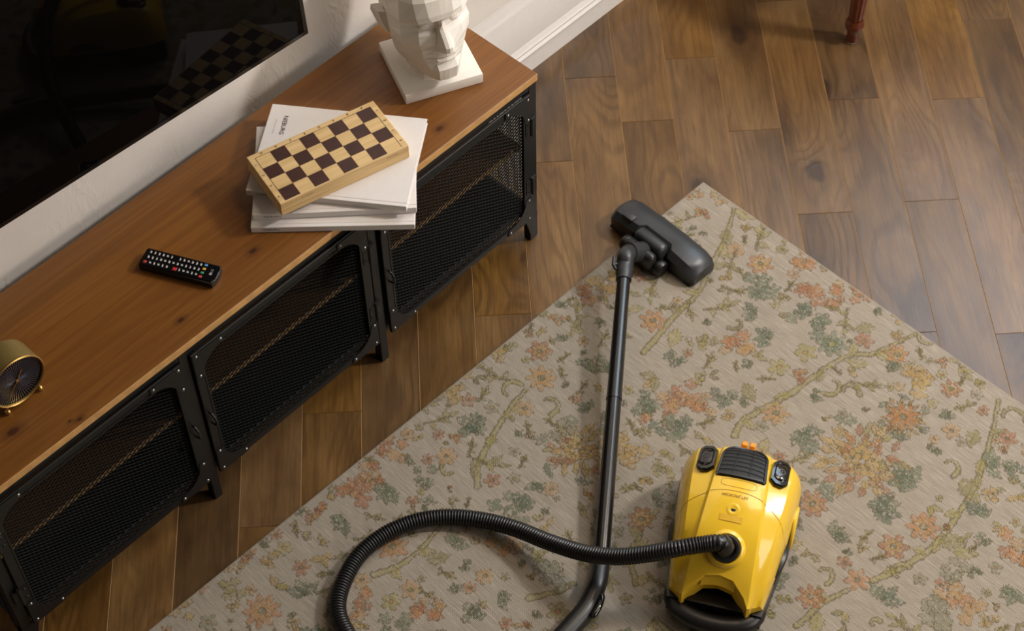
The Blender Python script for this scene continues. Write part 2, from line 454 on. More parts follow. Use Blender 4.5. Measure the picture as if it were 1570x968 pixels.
# ------------------------------------------------------------------ rug
RUG_C = Vector((0.39114, -0.53523)); RUG_A = math.radians(-1.447)
RL, RW = 2.3, 1.6
def px_world(u, v, z=0.006):
    d = CAM_ROT @ Vector(((u-785)/2840.371, -(v-484)/2840.371, -1.0))
    t = (z-CAM_POS.z)/d.z; return CAM_POS + d*t
ex = Vector((-math.cos(RUG_A), -math.sin(RUG_A))); ey = Vector((math.sin(RUG_A), -math.cos(RUG_A)))   # along length, along width
def rug_uv(u, v):
    p = px_world(u, v); d = Vector((p.x, p.y)) - RUG_C
    return d.dot(ex), d.dot(ey)
def build_rug():
    st = 0.0020
    nx, ny = int(RL/st), int(RW/st)
    X, Y = np.meshgrid(np.linspace(0, RL, nx+1), np.linspace(0, RW, ny+1), indexing='ij')
    def fbm(scale, octs=3, seed=0):
        r = np.random.default_rng(seed); out = np.zeros_like(X); amp = 1.0; tot = 0
        for o in range(octs):
            n0, n1 = max(2, int(RL*scale)+2), max(2, int(RW*scale)+2)
            g = r.random((n0, n1)); fx = X/RL*(n0-1.001); fy = Y/RW*(n1-1.001)
            i, j = fx.astype(int), fy.astype(int); a, b = fx-i, fy-j
            out += amp*((g[i, j]*(1-a)+g[i+1, j]*a)*(1-b)+(g[i, j+1]*(1-a)+g[i+1, j+1]*a)*b); tot += amp; amp *= .6; scale *= 2
        return out/tot
    jx, jy = (fbm(110, 2, 1)-.5)*0.007, (fbm(110, 2, 2)-.5)*0.007     # woven, uneven contours
    XX, YY = X+jx, Y+jy
    rough = rng.random(X.shape); broken = fbm(260, 1, 21)
    c3 = lambda r, g, b: np.array(lin(r, g, b)[:3])
    base = c3(168, 158, 143)
    img = np.empty((*X.shape, 3)); img[:] = base
    hgt = np.zeros_like(X)
    OL = c3(84, 72, 46)
    ORG = [c3(176, 122, 78), c3(158, 102, 70), c3(178, 140, 92)]
    OCH = [c3(182, 152, 92), c3(170, 140, 86)]
    TEAL = [c3(98, 112, 92), c3(116, 124, 102), c3(84, 100, 84)]
    OLV = [c3(154, 144, 86), c3(164, 152, 96), c3(136, 128, 80)]
    GRY = [c3(136, 134, 112), c3(142, 138, 116)]
    def win(x0, x1, y0, y1, m=0.012):
        i0, i1 = max(0, int((x0-m)/st)), min(nx+1, int((x1+m)/st)+2); j0, j1 = max(0, int((y0-m)/st)), min(ny+1, int((y1+m)/st)+2)
        return (slice(i0, i1), slice(j0, j1)) if i1 > i0 and j1 > j0 else None
    def paint(w, d, col, ol=0.0017, a=0.72, olc=OL, ola=0.66):
        """d: signed distance (inside negative), metres"""
        ins = d < 0; rim = (d > -ol*0.35) & (d < ol) & (rough[w] < 0.9)
        k = (ins & (rough[w] < 0.93) & (broken[w] > .24))[..., None]*a
        img[w] = img[w]*(1-k)+col*k
        k = rim[..., None]*ola
        img[w] = img[w]*(1-k)+olc*k
        hgt[w] = np.maximum(hgt[w], ins*0.0006)
    def flower(x, y, R, n, col, center=None, rot=0.0, inner=.42, layers=1, ol=.0017):
        w = win(x-R, x+R, y-R, y+R)
        if w is None: return
        dx, dy = XX[w]-x, YY[w]-y; r = np.hypot(dx, dy)
        for L in range(layers):
            Rl = R*(1-.36*L); th = np.arctan2(dy, dx)+rot+L*PI/n
            rad = Rl*(inner+(1-inner)*np.abs(np.cos(n*th/2))**.7)
            paint(w, r-rad, col[L % len(col)], ol)
            paint(w, np.abs(np.sin(n*th/2))*0+np.where((r > Rl*.3) & (r < rad*.95), np.abs(np.cos(n*th/2))*r*1.2-.0016, 1), OL, 0, .5)
        if center is not None: paint(w, r-R*.2, center, ol)
    def leaf(x, y, L, W, ang, col, serr=0):
        w = win(x-L, x+L, y-L, y+L)
        if w is None: return
        c, s = math.cos(ang), math.sin(ang)
        a = (XX[w]-x)*c+(YY[w]-y)*s; b = -(XX[w]-x)*s+(YY[w]-y)*c
        t = np.clip(a/L, 0, 1); prof_ = W*np.sin(PI*t**.75)*(1+serr*np.sin(t*30))
        d = np.maximum(np.abs(b)-prof_, np.maximum(-a, a-L))
        paint(w, d, col); paint(w, np.where((a > 0) & (a < L*.8), np.abs(b)-.0010, 1), OL*1.3, 0, .45)
    def vine(pts, wd, col):
        P = resample(catmull([Vector((p[0], p[1], 0)) for p in pts], 8), .006)
        xs = [p.x for p in P]; ys = [p.y for p in P]
        w = win(min(xs)-.02, max(xs)+.02, min(ys)-.02, max(ys)+.02)
        if w is None: return
        d = np.full(X[w].shape, 9.0)
        for i, p in enumerate(P):
            d = np.minimum(d, np.hypot(XX[w]-p.x, YY[w]-p.y)-wd*(1.0-.45*i/len(P)))
        paint(w, d, col, .0025)
    def curl(x, y, R, ang, col, wd=.005):
        pts = []
        for i in range(9):
            t = i/8; a = ang+t*3.4; r = R*(1-.62*t)
            pts.append((x+r*math.cos(a), y+r*math.sin(a)))
        vine(pts, wd, col)
    placed = []
    pick = lambda L: L[int(rng.integers(len(L)))]
    def cluster(x, y, R, cols, n=9, pet=.5):
        for i in range(n):
            a = rng.random()*6.28; r = R*rng.random()**.6
            flower(x+r*math.cos(a), y+r*math.sin(a), R*rng.uniform(.3, pet), int(rng.integers(4, 7)), [pick(cols)], None, rng.random()*6)
    def teal_leaves(x, y, R, a0=None, cols=TEAL):
        a0 = rng.random()*6.28 if a0 is None else a0
        for i in range(4): leaf(x, y, R*rng.uniform(.7, 1.1), R*.26, a0+(i-1.5)*.62+rng.normal()*.1, pick(cols), .25)
    def medallion(x, y, R):
        for (nn, rr0, ll) in ((23, .66, .36), (19, .46, .32), (13, .27, .30), (8, .08, .28)):
            for i in range(nn):
                a = i*2*PI/nn+rng.normal()*.12; r_ = R*rr0*rng.uniform(.88, 1.12)
                leaf(x+r_*math.cos(a), y+r_*math.sin(a), R*ll*rng.uniform(.75, 1.2), R*.075, a+rng.normal()*.45, pick(ORG+OCH+OCH+OLV[:1]), .2)
        for i in range(5):
            a = i*2*PI/5; flower(x+R*.22*math.cos(a), y+R*.22*math.sin(a), R*.2, 5, [pick(OCH)], pick(TEAL))
        a0 = rng.random()*6
        for i in range(6):
            a = a0+i*1.05; leaf(x+R*1.0*math.cos(a), y+R*1.0*math.sin(a), R*.5, R*.14, a+1.4, pick(TEAL), .3)
    R0 = rug_uv
    def reg(p, r): placed.append((p[0], p[1], r))
    # vines seen in the photograph
    for pts in ([(1126, 668), (1143, 643), (1211, 605), (1262, 567), (1304, 545), (1343, 541), (1406, 511)],
                [(987, 541), (1037, 482), (1071, 448), (1088, 410), (1109, 372), (1126, 321)],
                [(1338, 891), (1383, 870), (1421, 847), (1444, 824), (1471, 786), (1494, 748), (1509, 706), (1520, 668), (1532, 615)],
                [(732, 746), (734, 713), (756, 667), (783, 625), (807, 597)], [(574, 881), (602, 872), (639, 848), (672, 811)],
                [(811, 918), (850, 908), (881, 895)], [(1222, 960), (1262, 925), (1300, 905)]):
        q = [R0(*p) for p in pts]; vine(q, .0065, OLV[0])
        for p in q[::2]: reg(p, .035)
        for p in q[1:-1]:
            s = 1 if rng.random() < .5 else -1
            leaf(p[0], p[1], rng.uniform(.03, .05), .010, rng.random()*6.28, pick(OLV), .2)
    for (u, v, R, a) in ((1440, 835, .062, 2.6), (1462, 846, .05, 2.2), (1140, 588, .055, 1.2), (1040, 505, .055, .4), (1474, 735, .07, 1.2), (1330, 560, .05, -1), (1497, 660, .05, .3), (1340, 500, .05, -.5), (1110, 352, .05, 1.0), (655, 860, .05, 2.6), (1255, 940, .05, .5)):
        p = R0(u, v); leaf(p[0], p[1], R, R*.28, a, pick(OLV), .2); reg(p, .03)
    for (u, v, R, a) in ((1275, 590, .030, 0), (1300, 600, .026, 2), (1425, 520, .03, 4), (1455, 715, .026, 1), (1380, 880, .026, 3), (1548, 640, .035, 2), (1262, 880, .025, 1), (840, 620, .03, 1), (783, 600, .03, 3), (690, 720, .026, 4)):
        p = R0(u, v); curl(p[0], p[1], R, a, pick(OLV)); reg(p, R)
    p = R0(1322, 708); medallion(p[0], p[1], .105); reg(p, .12)
    p = R0(1385, 640); medallion(p[0], p[1], .05); flower(p[0], p[1], .036, 9, ORG[:1], TEAL[0], .2, .35); reg(p, .07)
    p = R0(1405, 590); cluster(p[0], p[1], .045, OCH, 10); reg(p, .05)
    p = R0(885, 690); medallion(p[0], p[1], .075); reg(p, .09)
    for (u, v, R, n, c) in ((1001, 492, .032, 7, 0), (1189, 634, .032, 8, 2), (1416, 808, .036, 8, 0), (1325, 522, .022, 6, 1), (1243, 916, .03, 7, 1), (1315, 889, .026, 6, 0), (1246, 773, .034, 8, 1), (1545, 672, .022, 6, 1),
                            (755, 737, .018, 5, 1), (632, 769, .014, 5, 1), (602, 839, .034, 7, 0), (402, 937, .040, 9, 0), (462, 871, .02, 6, 1), (630, 904, .024, 6, 2), (555, 890, .02, 6, 2), (718, 614, .018, 5, 1), (685, 700, .024, 6, 2), (830, 580, .034, 8, 2), (1128, 383, .022, 6, 2)):
        p = R0(u, v); flower(p[0], p[1], R, n, [ORG[c], ORG[2]], TEAL[0], rng.random()*3, .4, 2 if R > .028 else 1); reg(p, R)
    for (u, v, R) in ((1260, 445, .05), (1225, 400, .035), (1300, 448, .03), (1046, 605, .045), (1060, 625, .03), (1471, 931, .05), (1550, 843, .045), (551, 750, .045), (575, 725, .03), (770, 839, .035), (388, 857, .02), (662, 941, .035), (930, 430, .04), (905, 445, .035), (1065, 300, .022), (1005, 640, .03), (1130, 530, .04), (600, 690, .04), (960, 690, .05), (700, 600, .03)):
        p = R0(u, v); cluster(p[0], p[1], R, ORG if rng.random() < .8 else OCH, 8, .48); reg(p, R)
    for (u, v, R) in ((982, 622, .034), (1029, 656, .038), (1109, 609, .026), (1037, 550, .022), (1169, 439, .042), (1237, 495, .046), (723, 653, .032), (788, 783, .045), (849, 881, .036), (866, 662, .03), (1430, 935, .045), (1462, 876, .03), (1563, 720, .03), (1275, 528, .0), (920, 800, .03), (905, 560, .03)):
        p = R0(u, v)
        if R: cluster(p[0], p[1], R, TEAL if rng.random() < .7 else GRY, 9, .5); reg(p, R)
    p = R0(1275, 528); flower(p[0], p[1], .036, 8, [TEAL[1], TEAL[0]], OLV[0], .3, .45, 2); reg(p, .036)
    for (u, v, R) in ((597, 746, .045), (528, 797, .04), (1345, 780, .06), (1400, 735, .06), (1230, 660, .05), (1275, 820, .04), (1512, 712, .045), (1350, 920, .045), (1500, 790, .04), (940, 560, .04), (765, 918, .03), (467, 913, .04), (1180, 520, .04), (1160, 480, .04), (690, 834, .04), (1555, 905, .04)):
        p = R0(u, v); teal_leaves(p[0], p[1], R); reg(p, R)
    # further branches across the rest of the rug
    for i in range(34):
        x, y = rng.random()*RL, rng.random()*RW
        if any((x-a)**2+(y-b)**2 < (r+.05)**2 for a, b, r in placed): continue
        a = rng.random()*6.28; pts = [(x, y)]
        for j in range(4):
            a += rng.normal()*.45; pts.append((pts[-1][0]+.04*math.cos(a), pts[-1][1]+.04*math.sin(a)))
        vine(pts, .0055, pick(OLV[:2]))
        for j, p in enumerate(pts):
            reg(p, .022); leaf(p[0], p[1], rng.uniform(.03, .055), .011, a+(1 if j % 2 else -1)*.9, pick(OLV), .2)
        flower(pts[-1][0], pts[-1][1], rng.uniform(.02, .032), 7, [pick(ORG), pick(OCH)], pick(TEAL), a, .4, 2); reg(pts[-1], .03)
    # elsewhere: the same kinds of motif, freely scattered
    for i in range(9000):
        x, y = rng.random()*RL, rng.random()*RW
        k = int(rng.integers(9)); R = rng.uniform(.013, .034)*(1 if i < 3500 else .62)
        if any((x-a)**2+(y-b)**2 < (R*.92+r*.88)**2 for a, b, r in placed): continue
        reg((x, y), R)
        if k == 0: flower(x, y, R, int(rng.integers(5, 9)), [pick(ORG), pick(OCH)], pick(TEAL), rng.random()*3, .4, 2 if R > .024 else 1)
        elif k == 1: cluster(x, y, R, ORG if rng.random() < .5 else OCH, 7)
        elif k == 2: teal_leaves(x, y, R*1.3)
        elif k == 3: cluster(x, y, R, TEAL if i % 2 else OLV, 7)
        elif k == 4 and i % 3 == 0: curl(x, y, R, rng.random()*6.28, pick(OLV), .0042)
        elif k in (5, 7, 8):
            if k > 5:
                vine([(x-R*1.3*math.cos(i), y-R*1.3*math.sin(i)), (x+R*.2, y), (x+R*.8*math.cos(i), y+R*.8*math.sin(i))], .0022, OLV[2])
                for q in range(-2, 3): leaf(x+R*.35*q*math.cos(i), y+R*.35*q*math.sin(i), R*.85, R*.2, i+q*.5+(1 if q % 2 else -1)*.7, pick(OLV), .2)
                continue
            for q in range(3): leaf(x, y, R*1.3, R*.35, rng.random()*6.28, pick(OLV+OCH), .2)
        else: flower(x, y, R*.8, 5, [pick(GRY+OLV)], pick(ORG), rng.random()*3)
    # plain hem
    edge = np.minimum(np.minimum(X, RL-X), np.minimum(Y, RW-Y))
    k = (np.clip(1-edge/.010, 0, 1)*.85)[..., None]; img[:] = img*(1-k)+base*.9*k
    img *= (0.93+0.14*fbm(30, 3, 5))[..., None]
    Z = 0.0058+hgt+0.0006*(fbm(6, 2, 9)-.5)
    b_ = (X == 0) | (X >= RL-1e-9) | (Y == 0) | (Y >= RW-1e-9); Z[b_] = 0.0006
    W = np.stack([X, Y, Z], -1)
    me = bpy.data.meshes.new('rug')
    nv = (nx+1)*(ny+1); idx = np.arange(nv).reshape(nx+1, ny+1)
    q = np.stack([idx[:-1, :-1], idx[:-1, 1:], idx[1:, 1:], idx[1:, :-1]], -1).reshape(-1, 4)
    me.vertices.add(nv); me.vertices.foreach_set('co', W.astype(np.float32).ravel())
    me.loops.add(q.size); me.loops.foreach_set('vertex_index', q.astype(np.int32).ravel())
    me.polygons.add(len(q)); me.polygons.foreach_set('loop_start', np.arange(0, q.size, 4, dtype=np.int32)); 
    me.polygons.foreach_set('use_smooth', np.ones(len(q), bool))
    me.update()
    ca = me.color_attributes.new('weave', 'FLOAT_COLOR', 'POINT')
    rgba = np.ones((nv, 4), np.float32); rgba[:, :3] = img.reshape(-1, 3); ca.data.foreach_set('color', rgba.ravel())
    o = mobj('rug', me, M['rug'])
    # local x runs along ex, local y along ey : (ex, ey) with z flipped sign check
    Mx = Matrix(((ex.x, ey.x, 0, RUG_C.x), (ex.y, ey.y, 0, RUG_C.y), (0, 0, 1, 0), (0, 0, 0, 1)))
    if Mx.to_3x3().determinant() < 0:
        raise RuntimeError('mirrored rug')
    o.matrix_world = Mx
    # polygons must face up
    if me.polygons[0].normal.z < 0: me.flip_normals()
    return tag(o, 'beige woven rug with faded orange, olive and teal flowers under the vacuum cleaner', 'rug')
build_rug()

# ------------------------------------------------------------------ TV bench
H, D, LB = 0.54, 0.36, 1.49
bench = thing('tv_bench', 'low TV bench with pine top and black metal mesh doors along the wall', 'tv bench', (-LB/2, -D/2, 0))
def bw(bm, name, mat, parent=bench, smooth=None, kind=None, off=(LB/2, D/2, 0)):
    """bench parts are written in bench coordinates (x from right end, y from the back)"""
    bmesh.ops.translate(bm, verts=bm.verts[:], vec=off)
    return obj(name, bm, mat, parent, smooth, kind)
KN = []
for (u, v, r) in ((277, 491, .006), (388, 385, .007), (674, 197, .0075), (122, 643, .0045), (107, 646, .0028), (20, 662, .010)):
    p = px_world(u, v, H); KN.append((p.x+LB/2, p.y+D/2, r))
M['pine'] = mat_pine('stained_pine_top', 0, KN)
bm = box((-LB, -D, H-0.020), (0, 0, H), 0.0022, 2)
top = bw(bm, 'top', [M['pine'], M['pine_edge']])
for f in top.data.polygons:
    if abs(f.normal.z) < 0.9: f.material_index = 1
FY = -D+0.004           # front plane of posts
posts_x = [(-0.024, -0.001), (-0.5080, -0.4870), (-1.0005, -0.9800), (-LB+0.001, -LB+0.024)]
for i, (a, b) in enumerate(posts_x):
    for front in (True, False):
        y0, y1 = (FY, FY+0.022) if front else (-0.026, -0.004)
        bm = bmesh.new(); add_box(bm, (a, y0, 0.008), (b, y1, H-0.02), 0.0012)
        add_box(bm, (a+.001, y0+.001, 0.0), (b-.001, y1-.001, 0.0085))
        p = bw(bm, 'post', M['black_metal'])
# tapered corner feet on the end posts
def foot(x0, x1, xe, y0, y1):
    bm = bmesh.new()
    sgn = 1 if xe > x1 else -1
    w = abs(x1-x0)
    pts = [(x0, 0.0), (x1, 0.0), (x1, 0.088), (xe, 0.088)]
    if sgn < 0: pass
    add_prism(bm, pts, y0, y1, basis((1, 0, 0), (0, 0, 1), (0, -1, 0), (0, 0, 0)))
    return bm
for (a, b, e) in ((-0.0185, -0.001, -0.042), (-LB+0.0185, -LB+0.001, -LB+0.042)):
    bm = bmesh.new()
    pts = [(a, 0.006), (b, 0.006), (b, 0.092), (e, 0.092)]
    add_prism(bm, pts, 0.3565, 0.353, basis((1, 0, 0), (0, 0, 1), (0, -1, 0), (0, 0, 0)))
    bw(bm, 'foot_plate', M['black_metal'])
    bm = bmesh.new(); y = 1
    add_prism(bm, [(-D+0.0045, 0.006), (-D+0.022, 0.006), (-D+0.046, 0.092), (-D+0.0045, 0.092)], b-0.0028 if b > -1 else b, b if b > -1 else b+0.0028, basis((0, 1, 0), (0, 0, 1), (1, 0, 0), (0, 0, 0)))
    bw(bm, 'foot_plate', M['black_metal'])
# rails and inner panels
for (y0, y1) in ((FY+0.001, FY+0.021), (-0.025, -0.005)):
    bw(box((-LB+0.002, y0, 0.499), (-0.002, y1, H-0.0205), 0.001), 'rail', M['black_metal'])
    bw(box((-LB+0.002, y0+.012, 0.092), (-0.002, y1, 0.112), 0.001), 'rail', M['black_metal'])
bw(box((-LB+0.003, -D+0.022, 0.100), (-0.003, -0.01, 0.103)), 'bottom_panel', M['black_metal'])
for i in range(3):
    xa, xb = posts_x[i+1][1], posts_x[i][0]
    bm = box((xa+0.002, -D+0.030, 0.300), (xb-0.002, -0.03, 0.316), 0.001)
    sh = bw(bm, 'shelf', [M['shelf'], M['pine_edge']])
    for f in sh.data.polygons:
        if f.normal.y < -0.9: f.material_index = 1
for (a, b) in ((-0.5175, -0.4610), (-1.004, -0.958)):
    bw(box((a, FY+0.006, 0.094), (b, FY+0.0085, 0.4985)), 'gap_shade_strip', M['black_metal'])  # added black strips that keep the gaps beside the inner posts dark
# dividers at the inner posts
for (a, b) in posts_x[1:3]:
    bw(box(((a+b)/2-.001, -D+0.03, 0.104), ((a+b)/2+.001, -0.03, 0.498)), 'divider', M['black_metal'])

def expanded_mesh(x0, x1, z0, z1, dx=0.0185, dz=0.0105, w=0.0021, t=0.0019):
    """diamond mesh in the x-z plane, real strands"""
    V, F = [], []
    def strand(ax, az, bx, bz):
        d = Vector((bx-ax, bz-az)); n = Vector((-d.y, d.x)).normalized()*w/2
        i = len(V)
        for (px_, pz_) in ((ax, az), (bx, bz)):
            V.append((px_+n.x, -t*1.0, pz_+n.y)); V.append((px_-n.x, -t*0.2, pz_-n.y)); V.append((px_-n.x, t*.8, pz_-n.y)); V.append((px_+n.x, t*.4, pz_+n.y))
        for k in range(4): F.append((i+k, i+(k+1) % 4, i+4+(k+1) % 4, i+4+k))
    nx_, nz_ = int((x1-x0)/(dx/2)), int((z1-z0)/(dz/2))
    hx, hz = (x1-x0)/nx_, (z1-z0)/nz_
    for i in range(nx_):
        for j in range(nz_):
            if (i+j) % 2 == 0: strand(x0+i*hx, z0+j*hz, x0+(i+1)*hx, z0+(j+1)*hz)
            else: strand(x0+i*hx, z0+(j+1)*hz, x0+(i+1)*hx, z0+j*hz)
    me = bpy.data.meshes.new('mesh_panel'); me.from_pydata(V, [], F); me.update(); return me

def rivets(pts, y, r=0.0038):
    bm = bmesh.new()
    for x, z in pts:
        add_lathe(bm, [(r, 0), (r*.85, .0012), (r*.45, .002), (0, .0023)], 8, basis((1, 0, 0), (0, 0, 1), (0, -1, 0), (x, y, z)))
    return bm

def door(xa, xb, hinge_right, handle_right):
    z0, z1 = 0.090, 0.4985; fw = 0.019; yb, yf = FY-0.0005, FY-0.0065
    root = bpy.data.objects.new('door', None); link(root, bench); root.location = ((xa+xb)/2+LB/2, FY+D/2, 0)
    loc = lambda bm: (bmesh.ops.translate(bm, verts=bm.verts[:], vec=(-(xa+xb)/2, -FY, 0)), bm)[1]
    bm = bmesh.new()
    add_box(bm, (xa, yf, z0), (xa+fw, yb, z1), .0008); add_box(bm, (xb-fw, yf, z0), (xb, yb, z1), .0008)
    add_box(bm, (xa+fw, yf+.001, z1-fw), (xb-fw, yb, z1), .0008); add_box(bm, (xa+fw, yf+.001, z0), (xb-fw, yb, z0+fw*.8), .0008)
    # thin raised lip round the opening
    for (a, b, c, d) in ((xa+fw, xa+fw+.004, z0+fw*.8, z1-fw), (xb-fw-.004, xb-fw, z0+fw*.8, z1-fw)):
        add_box(bm, (a, yf-.001, c), (b, yb, d))
    add_box(bm, (xa+fw, yf-.0008, z1-fw-.004), (xb-fw, yb, z1-fw)); add_box(bm, (xa+fw, yf-.0008, z0+fw*.8), (xb-fw, yb, z0+fw*.8+.003))
    obj('door_frame', loc(bm), M['black_metal'], root)
    me = expanded_mesh(xa+fw-.003, xb-fw+.003, z0+fw*.8-.003, z1-fw+.003)
    for v in me.vertices: v.co.x -= (xa+xb)/2; v.co.y += (yb+0.0005)-FY
    mobj('mesh_panel', me, M['mesh_metal'], root, kind='stuff')
    g = 0.078; riv = []
    for sx in (-1, 1):
        for sz in (-1, 1):
            cx = xa if sx < 0 else xb; cz = z0 if sz < 0 else z1
            f = lambda a, b: (cx-sx*a, cz-sz*b)
            inner = []
            rr = g-fw-.002
            for i in range(7):
                t = i/6*PI/2
                # concave arc between the two legs of the gusset
                inner.append((g-.006-rr*math.sin(t)*1.0, g-.006-rr*(1-(1-math.cos(t)))*1.0))
            poly = [f(0.0005, 0.0005), f(g, 0.0005), f(g, fw-.002)]
            for i in range(7):
                t = PI/2*i/6
                poly.append(f(g-.004-(g-fw-.004)*math.sin(t)*1.0, fw+.001+(g-fw-.004)*(1-math.cos(t))))
            poly += [f(fw-.002, g), f(0.0005, g)]
            bm = bmesh.new()
            add_prism(bm, poly, -yf+.0002, -yf+.0022, basis((1, 0, 0), (0, 0, 1), (0, -1, 0), (0, 0, 0)))
            obj('gusset', loc(bm), M['black_metal'], root)
            riv += [f(.0095, .0095), f(.0715, .0095), f(.0095, .0715)]
    obj('rivets', loc(rivets(riv, yf-.0022)), M['rivet'], root, 40, 'stuff')
    # hinges
    hx = xb if hinge_right else xa; s = 1 if hinge_right else -1
    for hz in (0.398, 0.205):
        bm = bmesh.new()
        add_tube(bm, [(hx+s*.0022, yf-.002, hz-.027), (hx+s*.0022, yf-.002, hz+.027)], .0042, 10)
        add_box(bm, (hx-s*.016, yf-.0015, hz-.022), (hx, yf-.0002, hz+.022)); add_box(bm, (hx+s*.004, yf-.0015, hz-.022), (hx+s*.016, yf+.0052, hz+.022))
        for dz in (-.014, .014):
            for ddx in (-.010, .010):
                add_lathe(bm, [(.003, 0), (.0026, .001), (0, .0018)], 8, basis((1, 0, 0), (0, 0, 1), (0, -1, 0), (hx+s*ddx, yf-.0014, hz+dz)))
        obj('hinge', loc(bm), M['black_metal'], root)
    # ring pull
    px_ = (xb-.0095) if handle_right else (xa+.0095)
    bm = bmesh.new()
    P = [(px_, yf+.001, .302), (px_, yf-.007, .301), (px_, yf-.016, .295), (px_, yf-.019, .284), (px_, yf-.016, .273), (px_, yf-.007, .267), (px_, yf+.001, .266)]
    add_tube(bm, catmull(P, 4), .0026, 8)
    obj('handle', loc(bm), M['blk_gloss'], root, 50)
    return root
door(-0.4785, -0.0265, True, False)
door(-0.9765, -0.5155, True, False)
door(-LB+0.0265, -1.0020, False, True)
# mesh ends
for x in (-0.004, -LB+0.004):
    me = expanded_mesh(-D+0.026, -0.028, 0.112, 0.499)
    V = np.empty(len(me.vertices)*3, np.float32); me.vertices.foreach_get('co', V); V = V.reshape(-1, 3)
    V = np.stack([x+V[:, 1]+LB/2, V[:, 0]+D/2, V[:, 2]], 1); me.vertices.foreach_set('co', V.astype(np.float32).ravel()); me.update()
    mobj('end_mesh', me, M['mesh_metal'], bench, kind='stuff')

# ------------------------------------------------------------------ television
al, be = math.radians(-3.06), math.radians(2.2)
tn = Vector((math.sin(al)*math.cos(be), -math.cos(al)*math.cos(be), math.sin(be)))
tx = Vector((0, 0, 1)).cross(tn); tx = -tx if tx.x < 0 else tx; tx.normalize()
tz = tn.cross(tx); tz = -tz if tz.z < 0 else tz
def ray_plane(u, v, p0, n):
    d = CAM_ROT @ Vector(((u-785)/2840.371, -(v-484)/2840.371, -1.0))
    return CAM_POS + d*((p0-CAM_POS).dot(n)/d.dot(n))
tc0 = Vector((-.34, -.092, .69))
cr = ray_plane(472.5, 50.5, tc0, tn)          # lower right front corner of the set
TW, THH = 1.24, 0.70
tv = thing('television', 'wide black flat television mounted on the wall above the bench', 'television')
tv.matrix_world = basis(tx, -tn, tz, cr)       # local x right, y into wall, z up ; origin = lower right corner
bm = bmesh.new()
fr = 0.010
add_box(bm, (-TW, 0.002, 0), (0, 0.03, THH), .001)
obj('housing', bm, M['tvblack'], tv)
bm = bmesh.new()
for (a, b, c, d) in ((-TW, 0, 0, fr), (-TW, 0, THH-fr, THH), (-TW, -TW+fr, fr, THH-fr), (-fr, 0, fr, THH-fr)):
    add_box(bm, (a, -0.0015, c), (b, 0.004, d), .0008)
obj('bezel', bm, M['tvblack'], tv)
obj('screen', box((-TW+fr-.001, -0.0002, fr-.001), (-fr+.001, 0.003, THH-fr+.001)), M['screen'], tv)
obj('wall_bracket', box((-TW*.62, 0.03, THH*.3), (-TW*.38, 0.058, THH*.7), .002), M['black_metal'], tv)

# ------------------------------------------------------------------ books
BT = 0.0150
def book(name, label, c0, ex_, L_, W_, z, text, first):
    """c0: front-left lower corner of the spine side (world x, y); ex_: unit vector along the spine"""
    ex_ = Vector((*ex_, 0)).normalized(); ey_ = Vector((-ex_.y, ex_.x, 0))
    root = thing(name, label, 'book', group='white art books stacked under the chessboard')
    root.matrix_world = basis(ex_, ey_, (0, 0, 1), (c0[0], c0[1], z))
    b = 0.0026
    obj('page_block', box((.004, .004, b), (L_-.004, W_-.005, BT-b)), M['pages'], root)
    bm = bmesh.new()
    add_box(bm, (0, .009, 0), (L_, W_, b), .0006); obj('back_cover', bm, M['paper'], root)
    bm = bmesh.new()
    add_box(bm, (0, .0092, BT-b), (L_, W_, BT), .0006)
    front = obj('front_cover', bm, M['paper'], root)
    bm = bmesh.new()
    add_box(bm, (0, 0, 0), (L_, .0082, BT), .0012, 2); add_box(bm, (0, .0078, b*.2), (L_, .0096, b*.7)); add_box(bm, (0, .0078, BT-b*.7), (L_, .0096, BT-b*.35))
    sp = obj('spine', bm, M['paper'], root)
    # lettering on the spine
    me = text_mesh('NIEBURG', .0085, 0.00005, .0, 'LEFT')
    for v in me.vertices: v.co = Vector((v.co.x+.022, -.00012, v.co.y*1.0+BT/2))
    mobj('spine_title', me, M['print'], sp)
    if text:
        me = text_mesh('NIEBURG', .0128, 0.00005, .00022, 'LEFT')
        # reads from the far short edge towards the spine
        for v in me.vertices: x, y = v.co.x, v.co.y; v.co = Vector((y+.036, W_-.030-x, BT+.0001))
        mobj('cover_title', me, M['print'], front)
        bm = bmesh.new()
        for i in range(9): add_box(bm, (.0175, W_-.046-i*.0045, BT+.00005), (.0190, W_-.043-i*.0045, BT+.0001))
        obj('cover_subtitle', bm, M['print_grey'], front)
    return root
b3 = (-0.7096, -0.2442); e3 = (0.699, -0.715)
book('book', 'lowest white hardcover book of the stack, overhanging the front of the bench', b3, e3, .326, .241, H, False, 0)
p2 = px_world(388, 331+7, H+BT); p2b = px_world(638.5, 326.5, H+BT)
book('book', 'middle white hardcover book in the stack of three', (p2.x, p2.y), (p2b.x-p2.x, p2b.y-p2.y), .326, .241, H+BT+.0002, False, 1)
p1 = px_world(378, 300, H+2*BT); p1b = px_world(622, 325, H+2*BT)
book('book', 'topmost white book with a black printed title, directly under the chessboard', (p1.x, p1.y), (p1b.x-p1.x, p1b.y-p1.y), .326, .241, H+2*BT+.0004, True, 2)

# ------------------------------------------------------------------ folding chessboard
CT = 0.036; cz = H+3*BT+.0008
zt = cz+CT
ga = px_world(392.8, 243.3, zt); gb = px_world(568.6, 164.9, zt); gc = px_world(615.4, 224.3, zt); gd = px_world(436, 307.5, zt)
cen = (ga+gb+gc+gd)/4
gx = ((gb-ga)+(gc-gd)); gx.z = 0; gx.normalize(); gy = Vector((-gx.y, gx.x, 0))
sq = 0.03272
chess = thing('chessboard', 'folded wooden chessboard box with dark squares lying on the white books', 'chessboard')
chess.matrix_world = basis(gx, gy, (0, 0, 1), (cen.x, cen.y, cz))
